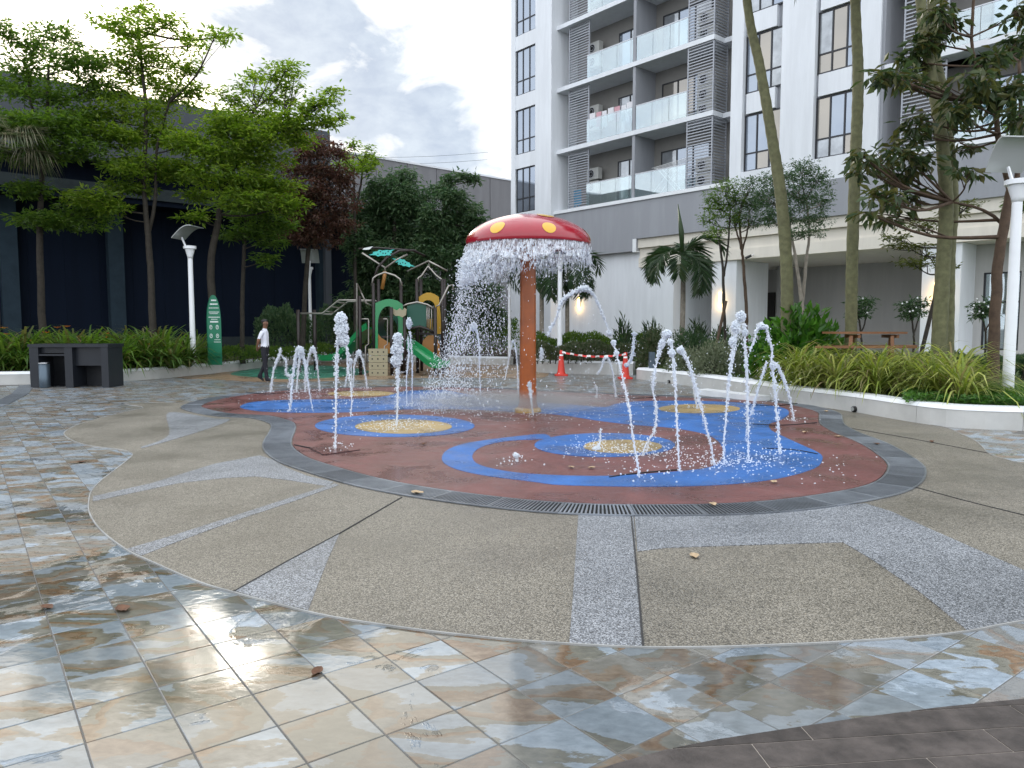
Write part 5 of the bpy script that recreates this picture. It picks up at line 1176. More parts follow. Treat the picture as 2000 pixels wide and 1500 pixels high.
J('thin inner jet leaning towards the hooked jet', (1467, 813), [[(1467, 813, 5), (1474, 782, 6), (1483, 752, 6), (1491, 727, 6), (1497, 708, 5)]], None, 30)
J('far jet rising beside the far tan disc', (1362, 801), [[(1362, 801, 5), (1358, 770, 5), (1354, 740, 5)]], None, 20)
J('low splash crown on the near tan disc', (1168, 882), [[(1166, 882, 10), (1172, 862, 5), (1173, 838, 4)]], [(1165, 877, 8, 4)], 30)
J('small flying splash over the maroon rubber by the blue crescent', (1009, 905), [[(1010, 902, 3), (1009, 893, 7), (1005, 886, 5)]], [(1008, 890, 6, 5)], 6, 'water_blob')
J('thin curl of water far behind the small arch', (1165, 779), [[(1165, 778, 4), (1166, 762, 3), (1163, 752, 3)]], None, 8)
# drops lying and dancing on the wet rubber
n = 2600; cs = rng.choice(len(pad), n); ax = np.array([[p.x, p.y] for p in pad]); cen = np.array([MC.x, MC.y])
ctr = np.array([[G(1430, 905).x, G(1430, 905).y], [G(1210, 880).x, G(1210, 880).y], [MC.x, MC.y], [G(780, 835).x, G(780, 835).y], [G(650, 775).x, G(650, 775).y], [G(880, 790).x, G(880, 790).y]]); sg = np.array([.7, .6, 1.2, .5, 1.2, 1.2])
i = rng.integers(0, 6, n); q = ctr[i]+rng.normal(size=(n, 2))*sg[i][:, None]*.7
ok = np.array([inpoly(a, b_, pad) for a, b_ in q]); q = q[ok]; n = len(q)
rr = rng.uniform(.003, .010, n); c = np.stack([q[:, 0], q[:, 1], .026+rr*.4+(rng.random(n) < .35)*rng.random(n)*.10], 1)
vv, ff = drops(c, np.stack([rr*1.2, rr*1.2, rr*.7], 1)); tag(npmesh('splash_drops', vv, ff, WW, None, True), 'white splash drops scattered over the wet rubber pad', 'water', kind='stuff')
# low spray mist around the stem
mb = MB(); mc = Vector((MC.x-.35, MC.y-.1, .2)); 
for (dx, dy_, rx, ry, rz) in ((0, 0, 2.5, 1.5, .2),):
    V_, F_ = ICO2; mb.add([(mc.x+dx+v[0]*rx, mc.y+dy_+v[1]*ry, mc.z+v[2]*rz+.03) for v in V_], [tuple(f) for f in F_])
m = bpy.data.materials.new('mist'); m.use_nodes = True; t = m.node_tree; t.nodes.remove(t.nodes['Principled BSDF']); pv = t.nodes.new('ShaderNodeVolumePrincipled'); t.links.new(pv.outputs[0], t.nodes['Material Output'].inputs['Volume'])
pv.inputs['Color'].default_value = (.97, .98, 1, 1); pv.inputs['Anisotropy'].default_value = .3
tcn = t.nodes.new('ShaderNodeNewGeometry'); sub = t.nodes.new('ShaderNodeVectorMath'); sub.operation = 'SUBTRACT'; t.links.new(tcn.outputs['Position'], sub.inputs[0]); sub.inputs[1].default_value = (mc.x, mc.y, .23)
dv = t.nodes.new('ShaderNodeVectorMath'); dv.operation = 'DIVIDE'; t.links.new(sub.outputs[0], dv.inputs[0]); dv.inputs[1].default_value = (2.5, 1.5, .2)
ln_ = t.nodes.new('ShaderNodeVectorMath'); ln_.operation = 'LENGTH'; t.links.new(dv.outputs[0], ln_.inputs[0])
fal = math_(t, 'POWER', math_(t, 'SUBTRACT', 1, ln_.outputs['Value'], clamp=True), 1.3)
t.links.new(math_(t, 'MULTIPLY', fal, 2.4), pv.inputs['Density'])
tag(mb.build('spray_mist', m, None, True), 'pale low spray mist round the foot of the mushroom stem', 'mist', kind='stuff')
# ================================================================== STREET FURNITURE
def lamp(u, vb, vt, y, label, panel_az, tilt, bz=.3, tall=None, pr=None):
    b = P(u, vb, y); zt = P(u, vt, y).z; x = b.x; e = empty('lamp_post', (x, y, bz-.02), label, 'lamp post')
    pr = pr or .06
    mb = MB(); mb.lathe([(pr*1.08, bz-.03), (pr, bz+.2), (pr*.86, zt-.4), (pr*.86, zt-.36)], 18, (x, y, 0)); mb.build('pole', M('white_paint'), e, True)
    mb = MB(); mb.lathe([(pr*.9, zt-.38), (pr*1.05, zt-.3), (pr*1.7, zt-.1), (pr*1.75, zt-.085)], 18, (x, y, 0)); mb.build('neck', M('white_paint'), e, True)
    mb = MB(); mb.lathe([(pr*2.0, zt-.085), (pr*2.25, zt-.08), (pr*2.25, zt), (pr*2.1, zt+.008)], 20, (x, y, 0)); mb.build('lamp_head', M('white_paint'), e)
    d = Vector((math.cos(panel_az), math.sin(panel_az), 0)); top = Vector((x, y, zt))
    a0 = top-Vector((0, 0, .25))+d*.03; a1 = top+d*.26+Vector((0, 0, .28))
    mb = MB(); mb.beam(a0, a1, .03, .05); mb.build('arm', M('white_paint'), e)
    # curved reflector panel
    side = Vector((-d.y, d.x, 0)); V_ = []; n = 10; wd = .36
    for i in range(n+1):
        f = i/n-.12; px_ = a1-d*(f*.85)*math.cos(tilt)+Vector((0, 0, .02+f*.62*math.sin(tilt)+.09*math.sin(f*math.pi)-.12*f*f*f))+d*.05
        for s in (-1, 1): V_.append(px_+side*wd*s)
    N = len(V_); V2_ = V_+[v+Vector((0, 0, .022)) for v in V_]
    F_ = [(2*i, 2*i+1, 2*i+3, 2*i+2)[::-1] for i in range(n)]+[(N+2*i, N+2*i+1, N+2*i+3, N+2*i+2) for i in range(n)]
    for i in range(n): F_ += [(2*i, 2*i+2, N+2*i+2, N+2*i), (2*i+1, N+2*i+1, N+2*i+3, 2*i+3)]
    F_ += [(0, N, N+1, 1), (2*n, 2*n+1, N+2*n+1, N+2*n)]
    mb = MB(); mb.add(V2_, F_); mb.build('reflector_panel', M('panel_grey'), e, False)
    return e
lamp(378, 708, 481, 23.6, 'white lamp post with curved grey reflector standing in the lily bed', R(172), R(38), .28, pr=.085)
lamp(607, 668, 522, 31, 'slim grey-white lamp post behind the walking guard', R(95), R(60), .28, pr=.07)
lamp(1093, 690, 498, 25.5, 'white lamp post half hidden behind the mushroom water curtain', R(95), R(60), .36, pr=.085)
lamp(995, 690, 520, 28.5, 'thin white lamp post just left of the mushroom stem', R(95), R(60), .28, pr=.06)
lamp(1968, 765, 352, 13.3, 'tall white lamp post with square grey panel at the planter edge', R(95), R(62), .3, pr=.095)
mb = MB(); q = P(1917, 757, 13.6); mb.box((q.x, q.y, .30), (.2, .2, .24)); 
tag(mb.build('power_box', M('terrazzo_cap')), 'small pale concrete power box in the ground cover beside the lamp post', 'box')
q = P(1273, 690, 21.5); mb = MB(); mb.box((q.x, q.y, .55), (.16, .16, .5)); tag(mb.build('garden_bollard', M('bin_blue')), 'small dark grey bollard light in front of the dark shrub by the cone', 'bollard')
# barbecue counter
bq = G(60, 757); y = bq.y; x0 = bq.x; x1 = G(213, 750).x*y/G(213, 750).y; ht = P(60, 672, y).z
BQ = empty('barbecue_counter', ((x0+x1)/2, y, 0), 'black granite barbecue counter with two open bays beside the left planter', 'barbecue')
def gbox(name, xa, xb, ya, yb, za, zb, mat='granite'):
    mb = MB(); mb.obox((xa, ya, za), (xb-xa, 0, 0), (0, yb-ya, 0), (0, 0, zb-za)); return mb.build(name, M(mat), BQ)
wbq = x1-x0; xm0 = x0+wbq*.445; xm1 = x0+wbq*.545
gbox('top_slab', x0-.02, x1+.02, y-.02, y+.75, ht-.08, ht); gbox('side_panel', x0, x0+wbq*.115, y, y+.7, 0, ht-.082); gbox('side_panel', x1-wbq*.09, x1, y, y+.7, 0, ht-.082); gbox('middle_panel', xm0, xm1, y+.004, y+.7, 0, ht-.082)
gbox('shelf', x0+wbq*.115, xm0, y+.01, y+.6, ht*.73, ht*.77); gbox('back_panel', x0+.1, x1-.1, y+.6, y+.68, 0, ht-.09, 'granite_in'); gbox('upper_panel', x0+wbq*.115, xm0, y+.12, y+.16, ht*.79, ht-.09); gbox('grill_panel', xm1, x1-wbq*.09, y+.14, y+.18, ht*.5, ht-.09)
bn = G(88, 757); BN = empty('litter_bin', bn, 'slim dark blue cylindrical litter bin with steel rim under the counter', 'bin')
hb = P(88, 708, bn.y).z
mb = MB(); mb.lathe([(.12, 0.002), (.125, .01), (.125, hb-.03), (.12, hb-.03)], 24, bn); mb.build('body', M('bin_blue'), BN, True)
mb = MB(); mb.lathe([(.105, hb-.03), (.13, hb-.028), (.13, hb), (.105, hb)], 24, bn, False); mb.build('rim', M('steel'), BN)
# green rules sign
sy = 23.95; SG = empty('rules_sign', (P(418, 670, sy).x, sy, .28), 'tall green rounded sign board with white lettering and four round symbols', 'sign')
xa, xb = P(405, 640, sy).x, P(432, 640, sy).x; w_ = xb-xa; zb, zt = .3, P(418, 576, sy).z
out_ = [(xa, zb), (xb, zb)]+[((xa+xb)/2+w_/2*math.cos(a)*1.0, zb+(zt-zb)*.62+(zt-zb)*.38*math.sin(a)) for a in [R(x) for x in range(0, 181, 12)]]
mb = MB(); nn = len(out_); vs = [(p[0], sy, p[1]) for p in out_]+[(p[0]-.05, sy+.06, p[1]) for p in out_]
mb.add(vs, [tuple(range(nn)), tuple(range(nn, 2*nn))[::-1]]+[(i, nn+i, nn+(i+1) % nn, (i+1) % nn) for i in range(nn)]); mb.build('board', M('sign_green'), SG)
def sg(v, f0, f1, h, words, seed):
    random.seed(seed); z = P(418, v, sy).z; mb = MB(); x = xa+w_*f0
    while x < xa+w_*f1-.004:
        l = min(random.uniform(.018, .05), xa+w_*f1-x); mb.box((x+l/2, sy-.004, z), (l, .006, h)); x += l+.008
    tag(mb.build('lettering', M('sign_white'), SG), kind='stuff')
for i, (v, f0, f1, h) in enumerate(((586.5, .34, .70, .045), (594, .24, .80, .042), (601.5, .15, .85, .02), (609.5, .15, .88, .022), (612.5, .2, .8, .018), (619.5, .12, .92, .024), (623.5, .3, .75, .02), (628.5, .22, .80, .05), (663.5, .5, .92, .016), (668, .45, .95, .016))): sg(v, f0, f1, h, 3, i)
for u, v in ((412.5, 639), (424, 639), (412.5, 656), (424, 656)):
    c = P(u, v, sy-.006); c.x = xa+w_*(.26 if u < 418 else .72); mb = MB(); n = 16; vs = []
    for r in (.052, .038):
        vs += [(c.x+r*.9*math.cos(2*math.pi*k/n), sy-.006, c.z+r*1.35*math.sin(2*math.pi*k/n)) for k in range(n)]
    mb.add(vs, [(k, (k+1) % n, n+(k+1) % n, n+k) for k in range(n)]); ic = mb.build('symbol', M('sign_white'), SG)
    mb = MB(); mb.beam((c.x-.02, sy-.005, c.z-.03), (c.x+.015, sy-.005, c.z+.035), .012, .004); mb.box((c.x, sy-.005, c.z+.01), (.022, .004, .03)); tag(mb.build('symbol_figure', M('sign_white'), ic), kind='stuff')
# traffic cones and tape
def cone(u, vb, vt, label):
    g = G(u, vb); h = P(u, vt, g.y).z; e = empty('traffic_cone', g, label, 'traffic cone')
    mb = MB(); mb.prism([(g.x+sx*.2, g.y+sy_*.2) for sx, sy_ in ((-1, -.85), (-.85, -1), (.85, -1), (1, -.85), (1, .85), (.85, 1), (-.85, 1), (-1, .85))], .004, .05); mb.build('base', M('cone_red'), e)
    mb = MB(); mb.lathe([(.15, .05), (.12, .12), (.085, h*.55), (.065, h*.78)], 20, g, False); mb.build('body', M('cone_red'), e, True)
    mb = MB(); mb.lathe([(.0655, h*.68), (.067, h*.681), (.057, h*.84), (.055, h*.84)], 20, g, False); mb.build('white_band', M('cone_white'), e, True)
    mb = MB(); mb.lathe([(.056, h*.84), (.05, h*.97), (.03, h), (.0, h)], 20, g, False); mb.build('tip', M('cone_red'), e, True)
    return Vector((g.x, g.y, h*.93))
t0 = cone(1096, 734, 684, 'red traffic cone in front of the white lamp post, tied with tape'); t1 = cone(1221, 740, 688, 'red traffic cone at the end of the pale planter wall')
mt, tt, bt, ot = custom('hazard_tape'); g_ = tt.nodes.new('ShaderNodeNewGeometry'); sx_ = tt.nodes.new('ShaderNodeSeparateXYZ'); tt.links.new(g_.outputs['Position'], sx_.inputs[0])
tt.links.new(ramp(tt, math_(tt, 'FRACT', math_(tt, 'MULTIPLY', sx_.outputs[0], 4.2)), [(0, (.7, .04, .03)), (.48, (.7, .04, .03)), (.52, (.8, .78, .76))], 'CONSTANT'), bt.inputs['Base Color'])
mb = MB(); n = 24; vs = []
for i in range(n+1):
    p = t0.lerp(t1, i/n)+Vector((0, -.07, -.10*math.sin(math.pi*i/n)+.012*math.sin(i*1.9))); tw = .5*math.sin(i*.8)
    vs += [p+Vector((0, -.03*math.sin(tw), -.03*math.cos(tw))), p+Vector((0, .03*math.sin(tw), .03*math.cos(tw)))]
mb.add(vs, [(2*i, 2*i+1, 2*i+3, 2*i+2) for i in range(n)]); tag(mb.build('barrier_tape', mt), 'red and white striped tape strung between the two traffic cones', 'tape')
# picnic table
PT = empty('picnic_table', (P(1700, 690, 16.2).x, 16.2, .3), 'brown timber picnic table with attached benches on the lawn', 'picnic table')
def pt(u0, u1, v, y, th, dpt, name, n=1):
    a, c = P(u0, v, y), P(u1, v, y)
    for k in range(n):
        mb = MB(); mb.obox((a.x, y+dpt*k/n+.004, a.z-th), (c.x-a.x, 0, 0), (0, dpt/n-.008, 0), (0, 0, th)); mb.build(name, M('timber'), PT)
pt(1634, 1773, 648, 15.9, .045, .75, 'top_plank', 5); pt(1602, 1792, 676, 15.35, .045, .26, 'bench_plank', 2); pt(1602, 1792, 674, 16.9, .045, .26, 'bench_plank', 2)
for u in (1668, 1742):
    c = P(u, 655, 16.2); zt = c.z-.02
    for s, us in ((-1, -36 if u < 1700 else -24), (1, 18 if u < 1700 else 20)):
        mb = MB(); mb.beam((c.x+us*.4*.011, 16.2+s*.22, zt), (c.x+us*.011*1.0, 16.2+s*.62, .29), .07, .09); mb.build('leg', M('timber'), PT)
    mb = MB(); mb.beam((c.x, 15.4, .66), (c.x, 17.1, .66), .06, .09); mb.build('cross_beam', M('timber'), PT)
    mb = MB(); mb.beam((c.x, 15.95, zt-.0), (c.x, 16.6, zt), .06, .07); mb.build('top_batten', M('timber'), PT)
# ================================================================== PLAYGROUND
py = 24.0; PG = empty('play_structure', (P(780, 735, py).x, py, 0), 'green and yellow playground climbing structure with slides and leaf canopies', 'play structure')
def Q(u, v, d=0): return P(u, v, py+d)
def ppost(u, vt, d, r=.055, vb=None):
    p = Q(u, vt, d); zb = 0 if vb is None else Q(u, vb, d).z
    mb = MB(); mb.tube([(p.x, p.y, zb), (p.x, p.y, p.z)], r, 10); mb.build('post', M('play_post'), PG, True)
def bar(pts, mat='play_steel', r=.03, name='bar', n=8):
    mb = MB(); mb.tube(pts, r, n); mb.build(name, M(mat), PG, True)
for u, vt, d in ((702, 578, -.4), (729, 553, 0), (764, 600, -.6), (783, 550, .9), (739, 545, 1.0), (814, 545, .5), (864, 545, .5), (850, 600, -.3), (822, 545, 1.7), (868, 545, 1.6), (790, 620, -.3)): ppost(u, vt, d)
for u, vt, d in ((582, 605, 1.0), (614, 605, 2.0)): ppost(u, vt, d, .06)
def panel(pts, d, th, mat, name, hole=None):
    """flat panel from pixel outline at distance offset d, with thickness"""
    vs = [Q(u, v, d) for u, v in pts]; n = len(vs); bk = [v+Vector((0, th, 0)) for v in vs]
    mb = MB(); mb.add(vs+bk, [tuple(range(n))[::-1], tuple(range(n, 2*n))]+[(i, (i+1) % n, n+(i+1) % n, n+i) for i in range(n)]); return mb.build(name, M(mat), PG)
# green arch panel over the tube opening
arch = [(733, 700), (733, 592)]+[(733+54*f, 592-8*math.sin(math.pi*f)) for f in (.2, .4, .5, .6, .8)]+[(787, 595), (787, 700), (776, 700)]+[(758+20*math.cos(a), 632-34*math.sin(a)) for a in [R(x) for x in range(0, 181, 15)]]+[(738, 700)]
panel(arch, -.05, .05, 'play_green', 'arch_panel')
panel([(735, 690), (735, 648), (745, 660), (765, 672), (780, 676), (780, 690)], -.02, .05, 'play_orange', 'lower_panel')
mb = MB(); c = Q(758, 640, .3); mb.tube([c+Vector((0, -.35, 0)), c+Vector((.1, .7, .05))], [.36, .36], 18, False); mb.build('tube_tunnel', M('play_dark_green'), PG, True)
panel([(795, 640), (795, 598)]+[(795+36*f, 598-6*math.sin(math.pi*f*.8)) for f in (.25, .5, .75)]+[(832, 596), (832, 642), (815, 639)], -.2, .05, 'play_dark_green', 'bridge_panel')
panel([(764, 601), (768, 603), (775, 606), (781, 602), (786, 606), (790, 601), (794, 604), (793, 615), (786, 620), (780, 617), (772, 617), (767, 612)], -.55, .04, 'play_tan', 'leaf_panel')
for u in (834, 838, 843): bar([Q(u, 598, -.2), Q(u, 645, -.2)], 'play_steel', .018, 'baluster')
panel([(833, 623), (845, 623), (845, 645), (833, 642)], -.16, .04, 'play_yellow', 'rail_panel')
bar([Q(u, v, -.22) for u, v in ((787, 598), (795, 594), (815, 590), (835, 595), (850, 604))], 'play_steel', .028, 'bridge_rail')
bar([Q(u, v, -.22) for u, v in ((800, 642), (820, 638), (836, 643), (848, 650))], 'play_post', .045, 'bridge_beam')
yel = [(818, 600), (818, 580)]+[(818+39*f, 580-9*math.sin(math.pi*f)) for f in (.2, .4, .6, .8)]+[(857, 580), (864, 652), (851, 652), (851, 600)]+[(836+14*math.cos(a), 600-14*math.sin(a)) for a in [R(x) for x in range(0, 181, 20)]]
panel(yel, .5, .05, 'play_yellow', 'yellow_arch_panel')
panel([(822, 690), (826, 665), (836, 655), (848, 655), (858, 668), (860, 697), (840, 690)], .3, .05, 'play_orange', 'round_panel')
panel([(858, 650), (870, 650), (870, 690), (858, 690)], .6, .05, 'bin_blue', 'blue_panel')
# decks
mb = MB(); a = Q(733, 640, .5); mb.box((a.x+.45, py+.55, 1.2), (1.0, 1.0, .06)); mb.build('deck', M('play_post'), PG)
mb = MB(); a = Q(840, 640, 1.1); mb.box((a.x, py+1.1, 1.3), (.9, 1.1, .06)); mb.build('deck', M('play_post'), PG)
# slides
def slide(pts, w, name):
    mb = MB(); P3 = [Vector(p) for p in pts]; sec = [(-w/2-.02, .16), (-w/2, .16), (-w/2+.03, .03), (0, 0), (w/2-.03, .03), (w/2, .16), (w/2+.02, .16), (w/2, -.04), (0, -.05), (-w/2, -.04)]; vs = []
    for i, p in enumerate(P3):
        t = (P3[min(i+1, len(P3)-1)]-P3[max(i-1, 0)]); t.z = 0; t.normalize(); s = Vector((-t.y, t.x, 0))
        vs += [p+s*a+Vector((0, 0, b)) for a, b in sec]
    m_ = len(sec); mb.add(vs, [(i*m_+k, i*m_+(k+1) % m_, (i+1)*m_+(k+1) % m_, (i+1)*m_+k)[::-1] for i in range(len(P3)-1) for k in range(m_)]+[tuple(range(m_)), tuple(range((len(P3)-1)*m_, len(P3)*m_))[::-1]])
    return mb.build(name, M('play_green'), PG)
slide(catmull([Q(783, 668, .3), Q(800, 676, 0), Q(830, 697, -.5), Q(850, 713, -.9), Q(866, 716, -1.1), Q(872, 712, -1.15)], 4, False), .5, 'slide')
slide(catmull([Q(728, 640, .6), Q(712, 652, .9), Q(690, 676, 1.3), Q(665, 698, 1.7), Q(645, 702, 2.0), Q(632, 700, 2.2)], 4, False), .5, 'slide')
for u in (851, 857): bar([Q(u, 712, -1.0), Vector((Q(u, 735, -1.0).x, py-1.0, 0))], 'play_post', .022, 'slide_support')
# climbing panel boards with holes
for i in range(4):
    v0 = 681+i*13.6; pn = panel([(719+i*.4, v0), (757, v0), (757, v0+12.8), (720+i*.4, v0+12.8)], -.75-.06*i, .06, 'play_tan', 'climbing_board')
    for u in (727, 738, 749):
        c = Q(u, v0+6.5, -.757-.06*i); mb = MB(); mb.tube([c, c+Vector((0, .012, 0))], .024, 10); mb.build('hand_hold', M('hole_dark'), pn)
# rails and ladders
bar([Q(587, 612, 1.0), Q(630, 612, .9), Q(662, 586, .6), Q(730, 587, .1)], 'play_steel', .03, 'ladder_rail'); bar([Q(600, 612, 1.6), Q(648, 614, 1.5), Q(680, 589, 1.1), Q(735, 588, .6)], 'play_steel', .03, 'ladder_rail')
for f in (.15, .5, .85): bar([Q(630+32*f, 612-26*f, .9-.3*f), Q(648+32*f, 614-25*f, 1.5-.4*f)], 'play_steel', .022, 'rung')
bar([Q(697, 682, -.45), Q(697, 553, -.45), Q(715, 592, -.3), Q(726, 597, -.1)], 'play_steel', .03, 'swing_rail')
for u0, u1 in ((706, 720), (748, 757)): bar([Q(u0, 623, -.5), Q(u1-1, 623, -.5), Q(u1, 626, -.5), Q(u1, 672, -.5), Q(u1-6, 676, -.5), Q(u1-6, 732, -.6)], 'play_steel', .02, 'hand_rail')
bar([Q(852, 598, -.2), Q(858, 596, -.2), Q(876, 558, -.3), Q(884, 556, -.3), Q(885, 566, -.3)], 'play_steel', .03, 'hand_rail')
# canopy frames
for (c0, c1, d0, d1, apex) in ((724, 785, 0, 1.0, 532), (812, 866, .5, 1.6, 520)):
    for d in (d0, d1): bar([Q(c0+2, 558, d), Q(c0+5, 543, d), Q(c0+12, 538, d), Q((c0+c1)/2-3, apex, d), Q(c1-14, 538, d), Q(c1-4, 545, d), Q(c1, 558, d)], 'play_steel', .03, 'canopy_hoop')
bar([Q(753, 535, .5), Q(751, 522, .5), Q(707, 494, .2)], 'play_steel', .03, 'canopy_arm'); bar([Q(752, 524, .5), Q(775, 507, .6), Q(796, 497, .7)], 'play_steel', .03, 'canopy_arm')
bar([Q(839, 522, 1.0), Q(837, 510, 1.0), Q(795, 530, .9)], 'play_steel', .03, 'canopy_arm'); bar([Q(837, 510, 1.0), Q(874, 529, 1.1)], 'play_steel', .03, 'canopy_arm')
bar([Q(727, 555, .2), Q(738, 522, .2), Q(755, 504, .3), Q(780, 490, .5), Q(808, 489, .8), Q(830, 500, 1.0)], 'play_post', .04, 'canopy_arch')
bar([Q(700, 486, .2), Q(735, 484, .3), Q(775, 487, .6), Q(800, 488, .7)], 'play_post', .03, 'canopy_arch')
def leaf_canopy(pts, d, name='leaf_canopy'):
    n = len(pts); cu = sum(p[0] for p in pts)/n; cv = sum(p[1] for p in pts)/n; r = []
    for i, (u, v) in enumerate(pts):
        r.append((u, v)); u2, v2 = pts[(i+1) % n]; mu, mv = (u+u2)/2, (v+v2)/2; r.append((cu+(mu-cu)*.78, cv+(mv-cv)*.78))
    o_ = panel(r, d, .03, 'play_teal', name)
    for k in range(5):
        c = Q(cu-10+5*k, cv+random.uniform(-3, 3), d-.006); mb = MB(); mb.tube([c, c+Vector((0, .01, 0))], .02, 8); mb.build('round_hole', M('hole_dark'), o_)
leaf_canopy([(720, 498), (728, 492), (740, 488), (755, 488), (771, 487), (766, 493), (764, 499), (750, 500), (738, 501)], .25)
leaf_canopy([(765, 504), (778, 503), (790, 507), (800, 513), (811, 521), (800, 522), (788, 520), (778, 517), (770, 511)], .6)
panel([(705, 486), (728, 481), (722, 487), (712, 488)], .2, .03, 'sign_white', 'pale_canopy_leaf')
bar([Q(752, 530, .4), Q(750, 545, .4), Q(746, 565, .4)], 'play_orange', .06, 'parrot_figure')
# ================================================================== PERSON
gp_ = G(519, 747); HT = 1.72
PS = empty('person', gp_, 'person in white short-sleeved shirt and black trousers walking with hands behind back', 'person')
def skin_body():
    # local: facing +x (to the right), y to the far side; metres
    J_ = {'pelvis': (0, 0, .93, .125, .105), 'waist': (.005, 0, 1.06, .125, .10), 'chest': (.02, 0, 1.27, .145, .115), 'neckb': (.0, 0, 1.43, .075, .07), 'neck': (.015, 0, 1.50, .05, .05), 'headl': (.035, -.005, 1.565, .072, .075), 'headm': (.035, -.01, 1.635, .088, .082), 'headt': (.02, -.005, 1.69, .055, .05),
          'shR': (-.01, -.155, 1.40, .06, .06), 'elR': (-.10, -.22, 1.14, .044, .044), 'wrR': (-.17, -.10, .95, .032, .032), 'haR': (-.20, -.03, .90, .036, .026),
          'shL': (-.01, .155, 1.40, .06, .06), 'elL': (-.10, .22, 1.14, .044, .044), 'wrL': (-.17, .10, .96, .032, .032), 'haL': (-.19, .03, .93, .036, .026),
          'hiR': (.0, -.085, .88, .095, .10), 'knR': (.03, -.09, .50, .065, .065), 'anR': (.06, -.09, .10, .045, .045), 'heR': (.03, -.09, .045, .035, .035), 'toR': (.24, -.10, .03, .035, .026),
          'hiL': (.0, .085, .88, .095, .10), 'knL': (-.03, .09, .51, .065, .065), 'anL': (-.20, .09, .16, .045, .045), 'heL': (-.25, .09, .13, .035, .035), 'toL': (-.08, .10, .035, .035, .026)}
    E_ = [('pelvis', 'waist'), ('waist', 'chest'), ('chest', 'neckb'), ('neckb', 'neck'), ('neck', 'headl'), ('headl', 'headm'), ('headm', 'headt'), ('chest', 'shR'), ('shR', 'elR'), ('elR', 'wrR'), ('wrR', 'haR'), ('chest', 'shL'), ('shL', 'elL'), ('elL', 'wrL'), ('wrL', 'haL'), ('pelvis', 'hiR'), ('hiR', 'knR'), ('knR', 'anR'), ('anR', 'heR'), ('anR', 'toR'), ('pelvis', 'hiL'), ('hiL', 'knL'), ('knL', 'anL'), ('anL', 'heL'), ('anL', 'toL')]
    for h, sy_ in (('haR', 1), ('haL', -1)):
        x, y, z, *_ = J_[h]
        for k in range(4):
            L_ = (.055, .065, .06, .048)[k]; a, c = f'{h}f{k}', f'{h}g{k}'
            J_[a] = (x-.012+.014*(k-1.5), y+sy_*.035, z-.02-.006*k, .009, .009); J_[c] = (x-.02+.012*(k-1.5), y+sy_*(.035+L_*.5), z-.035-.004*k, .008, .008); E_.extend([(h, a), (a, c)])
        J_[h+'t'] = (x+.045, y+sy_*.02, z+.0, .010, .010); E_.append((h, h+'t'))
    names = list(J_); me = bpy.data.meshes.new('body_skeleton'); me.from_pydata([J_[n][:3] for n in names], [(names.index(a), names.index(b)) for a, b in E_], [])
    ob = bpy.data.objects.new('body_skeleton', me); COL.objects.link(ob)
    md = ob.modifiers.new('skin', 'SKIN'); sv = me.skin_vertices[0].data
    for i, n in enumerate(names): sv[i].radius = (J_[n][3], J_[n][4]); sv[i].use_root = (n == 'pelvis')
    ss = ob.modifiers.new('sub', 'SUBSURF'); ss.levels = 2; ss.render_levels = 2
    dg = bpy.context.evaluated_depsgraph_get(); ev = ob.evaluated_get(dg); nm = bpy.data.meshes.new_from_object(ev)
    bpy.data.objects.remove(ob); return nm
bm_ = skin_body(); bm_.name = 'body'
for k in ('skin', 'shirt', 'trousers', 'shoe', 'hair'): bm_.materials.append(M(k))
for p in bm_.polygons:
    c = p.center; p.use_smooth = True; arm = abs(c.y) > .165 or (c.x < -.125 and c.z < 1.14)
    if c.z > 1.475: i = 0
    elif c.z > .985: i = 1 if not (arm and c.z < 1.20 and (abs(c.y) > .17 or c.x < -.12)) else 0
    elif arm and c.x < -.125 and c.z > .80: i = 0
    elif (c.z < .085 and c.x > 0) or (c.x < 0 and c.z < .16-.0*c.x and c.x < -.02 and c.z < .085+max(0, -c.x-.1)*.55): i = 3
    else: i = 2
    if c.z > 1.665 or (c.z > 1.575 and c.x < .0): i = 4
    p.material_index = i
body = link('body', bm_, None); body.parent = PS; body.matrix_parent_inverse = Matrix.Identity(4)
def ppart(name, cs, rs, mat, par=None):
    vv, ff = drops(np.array(cs), np.array(rs), ICO2); o_ = npmesh(name, vv, ff, M(mat), None, True); o_.parent = par or body; return o_
ppart('hair', [(.005, .005, 1.675)], [(.098, .086, .062)], 'hair')
ppart('nose', [(.105, -.055, 1.615)], [(.02, .016, .024)], 'skin'); ppart('ear', [(.01, -.088, 1.615)], [(.02, .01, .03)], 'skin')
ppart('eye', [(.075, -.078, 1.64)], [(.009, .008, .008)], 'hair'); ppart('eye', [(.115, -.035, 1.64)], [(.009, .008, .008)], 'hair'); ppart('mouth', [(.09, -.062, 1.57)], [(.02, .012, .008)], 'hair')
ppart('shoulder_board', [(-.01, -.165, 1.462)], [(.03, .05, .008)], 'trousers'); ppart('belt', [(.0, 0, .985)], [(.128, .112, .02)], 'shoe')
PS.scale = (1.0, 1.0, 1.0)
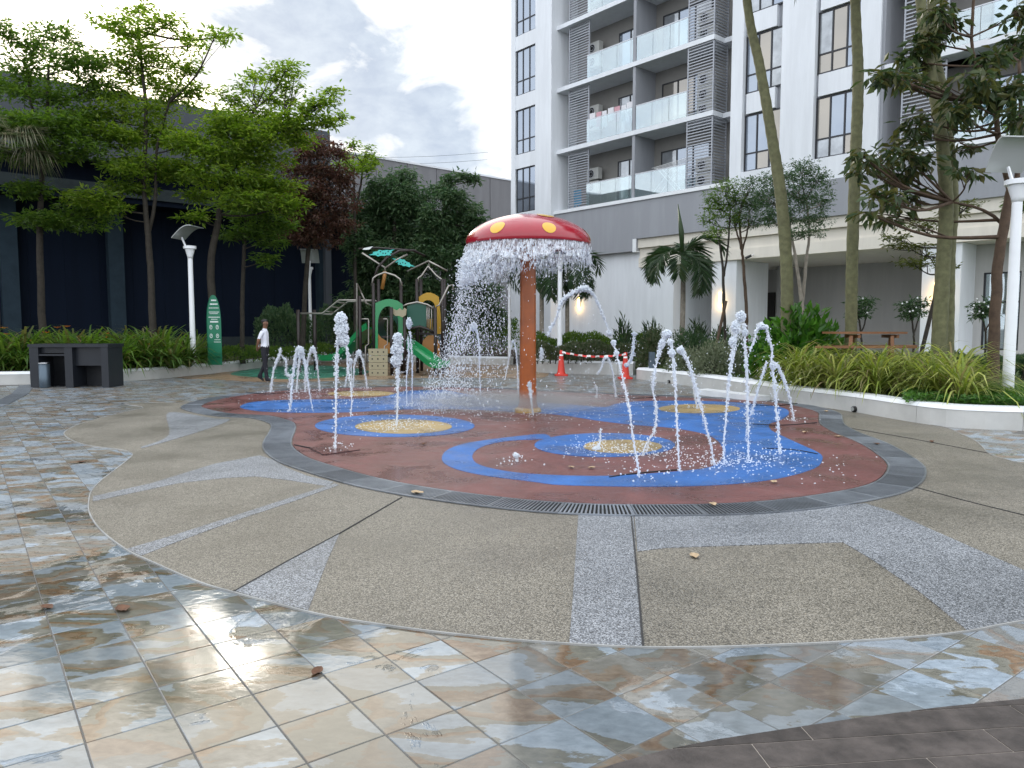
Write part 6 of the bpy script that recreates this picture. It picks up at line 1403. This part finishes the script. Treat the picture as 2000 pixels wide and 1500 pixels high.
# ================================================================== FALLEN LEAVES
lf = [(240, 1191, .06, 'dry_leaf', 'large curled brown leaf on the wet tiles by the pebble edge'), (92, 1188, .045, 'dry_leaf', 'small tan leaf on the wet tiles beside the long joint'), (620, 1313, .04, 'dry_leaf', 'round shrivelled leaf on the pale wet tiles'), (815, 968, .075, 'dry_leaf_pale', 'pale dry leaf lying across the drain grate'), (1356, 1089, .05, 'dry_leaf_pale', 'pale leaf on the tan pebbles below the grey band'), (1392, 991, .05, 'dry_leaf_pale', 'small pale leaf on the near drain grate'), (1116, 918, .05, 'dry_leaf_pale', 'left leaf of the pair on the maroon rubber inside the blue crescent'), (1156, 919, .05, 'dry_leaf_pale', 'right leaf of the pair on the maroon rubber inside the blue crescent'), (1511, 947, .05, 'dry_leaf_pale', 'lone leaf on the maroon rubber outside the blue bend'), (1572, 849, .06, 'dry_leaf_pale', 'pale leaf on the maroon rubber by the split seam'), (1712, 871, .06, 'dry_leaf', 'brown leaf on the drain grate towards the planter'), (1614, 806, .06, 'dry_leaf_pale', 'pale leaf on the grate below the planter wall'), (828, 872, .05, 'dry_leaf', 'tiny brown leaf on the maroon rubber near the stem'), (1820, 864, .05, 'dry_leaf', 'brown leaf on the tan pebbles near the joint by the wall'), (160, 903, .05, 'dry_leaf', 'dark leaf on the wet tiles at the left of the pebble lobe'), (1637, 857, .06, 'dry_leaf_pale', 'pale leaf at the edge of the maroon rubber and grate')]
for u, v, s, mt_, lab in lf:
    g = G(u, v); random.seed(u); n = 6; vs = []; az = random.uniform(0, 6.28); cu = random.uniform(.25, .6)
    for i in range(n+1):
        f = i/n; w = s*.62*math.sin(math.pi*min(.97, f*.93+.05)); l = (f-.5)*s*2
        for q in (-1, 0, 1): vs.append((l*math.cos(az)-q*w*math.sin(az), l*math.sin(az)+q*w*math.cos(az), .002+abs(q)*w*cu*1.2+.55*s*abs(f-.45)+random.uniform(0, .1)*s))
    fs = [(i*3+q, (i+1)*3+q, (i+1)*3+q+1, i*3+q+1) for i in range(n) for q in (0, 1)]
    mb = MB(); mb.add(vs, fs); o_ = mb.build('fallen_leaf', M(mt_), None, True); o_.location = (g.x, g.y, (-.002 if v > 1180 or u < 170 else .003 if v > 1000 or u > 1800 else .018 if not inpoly(g.x, g.y, pad) else .024)-.12*s); tag(o_, lab, 'leaf', 'fallen leaves')
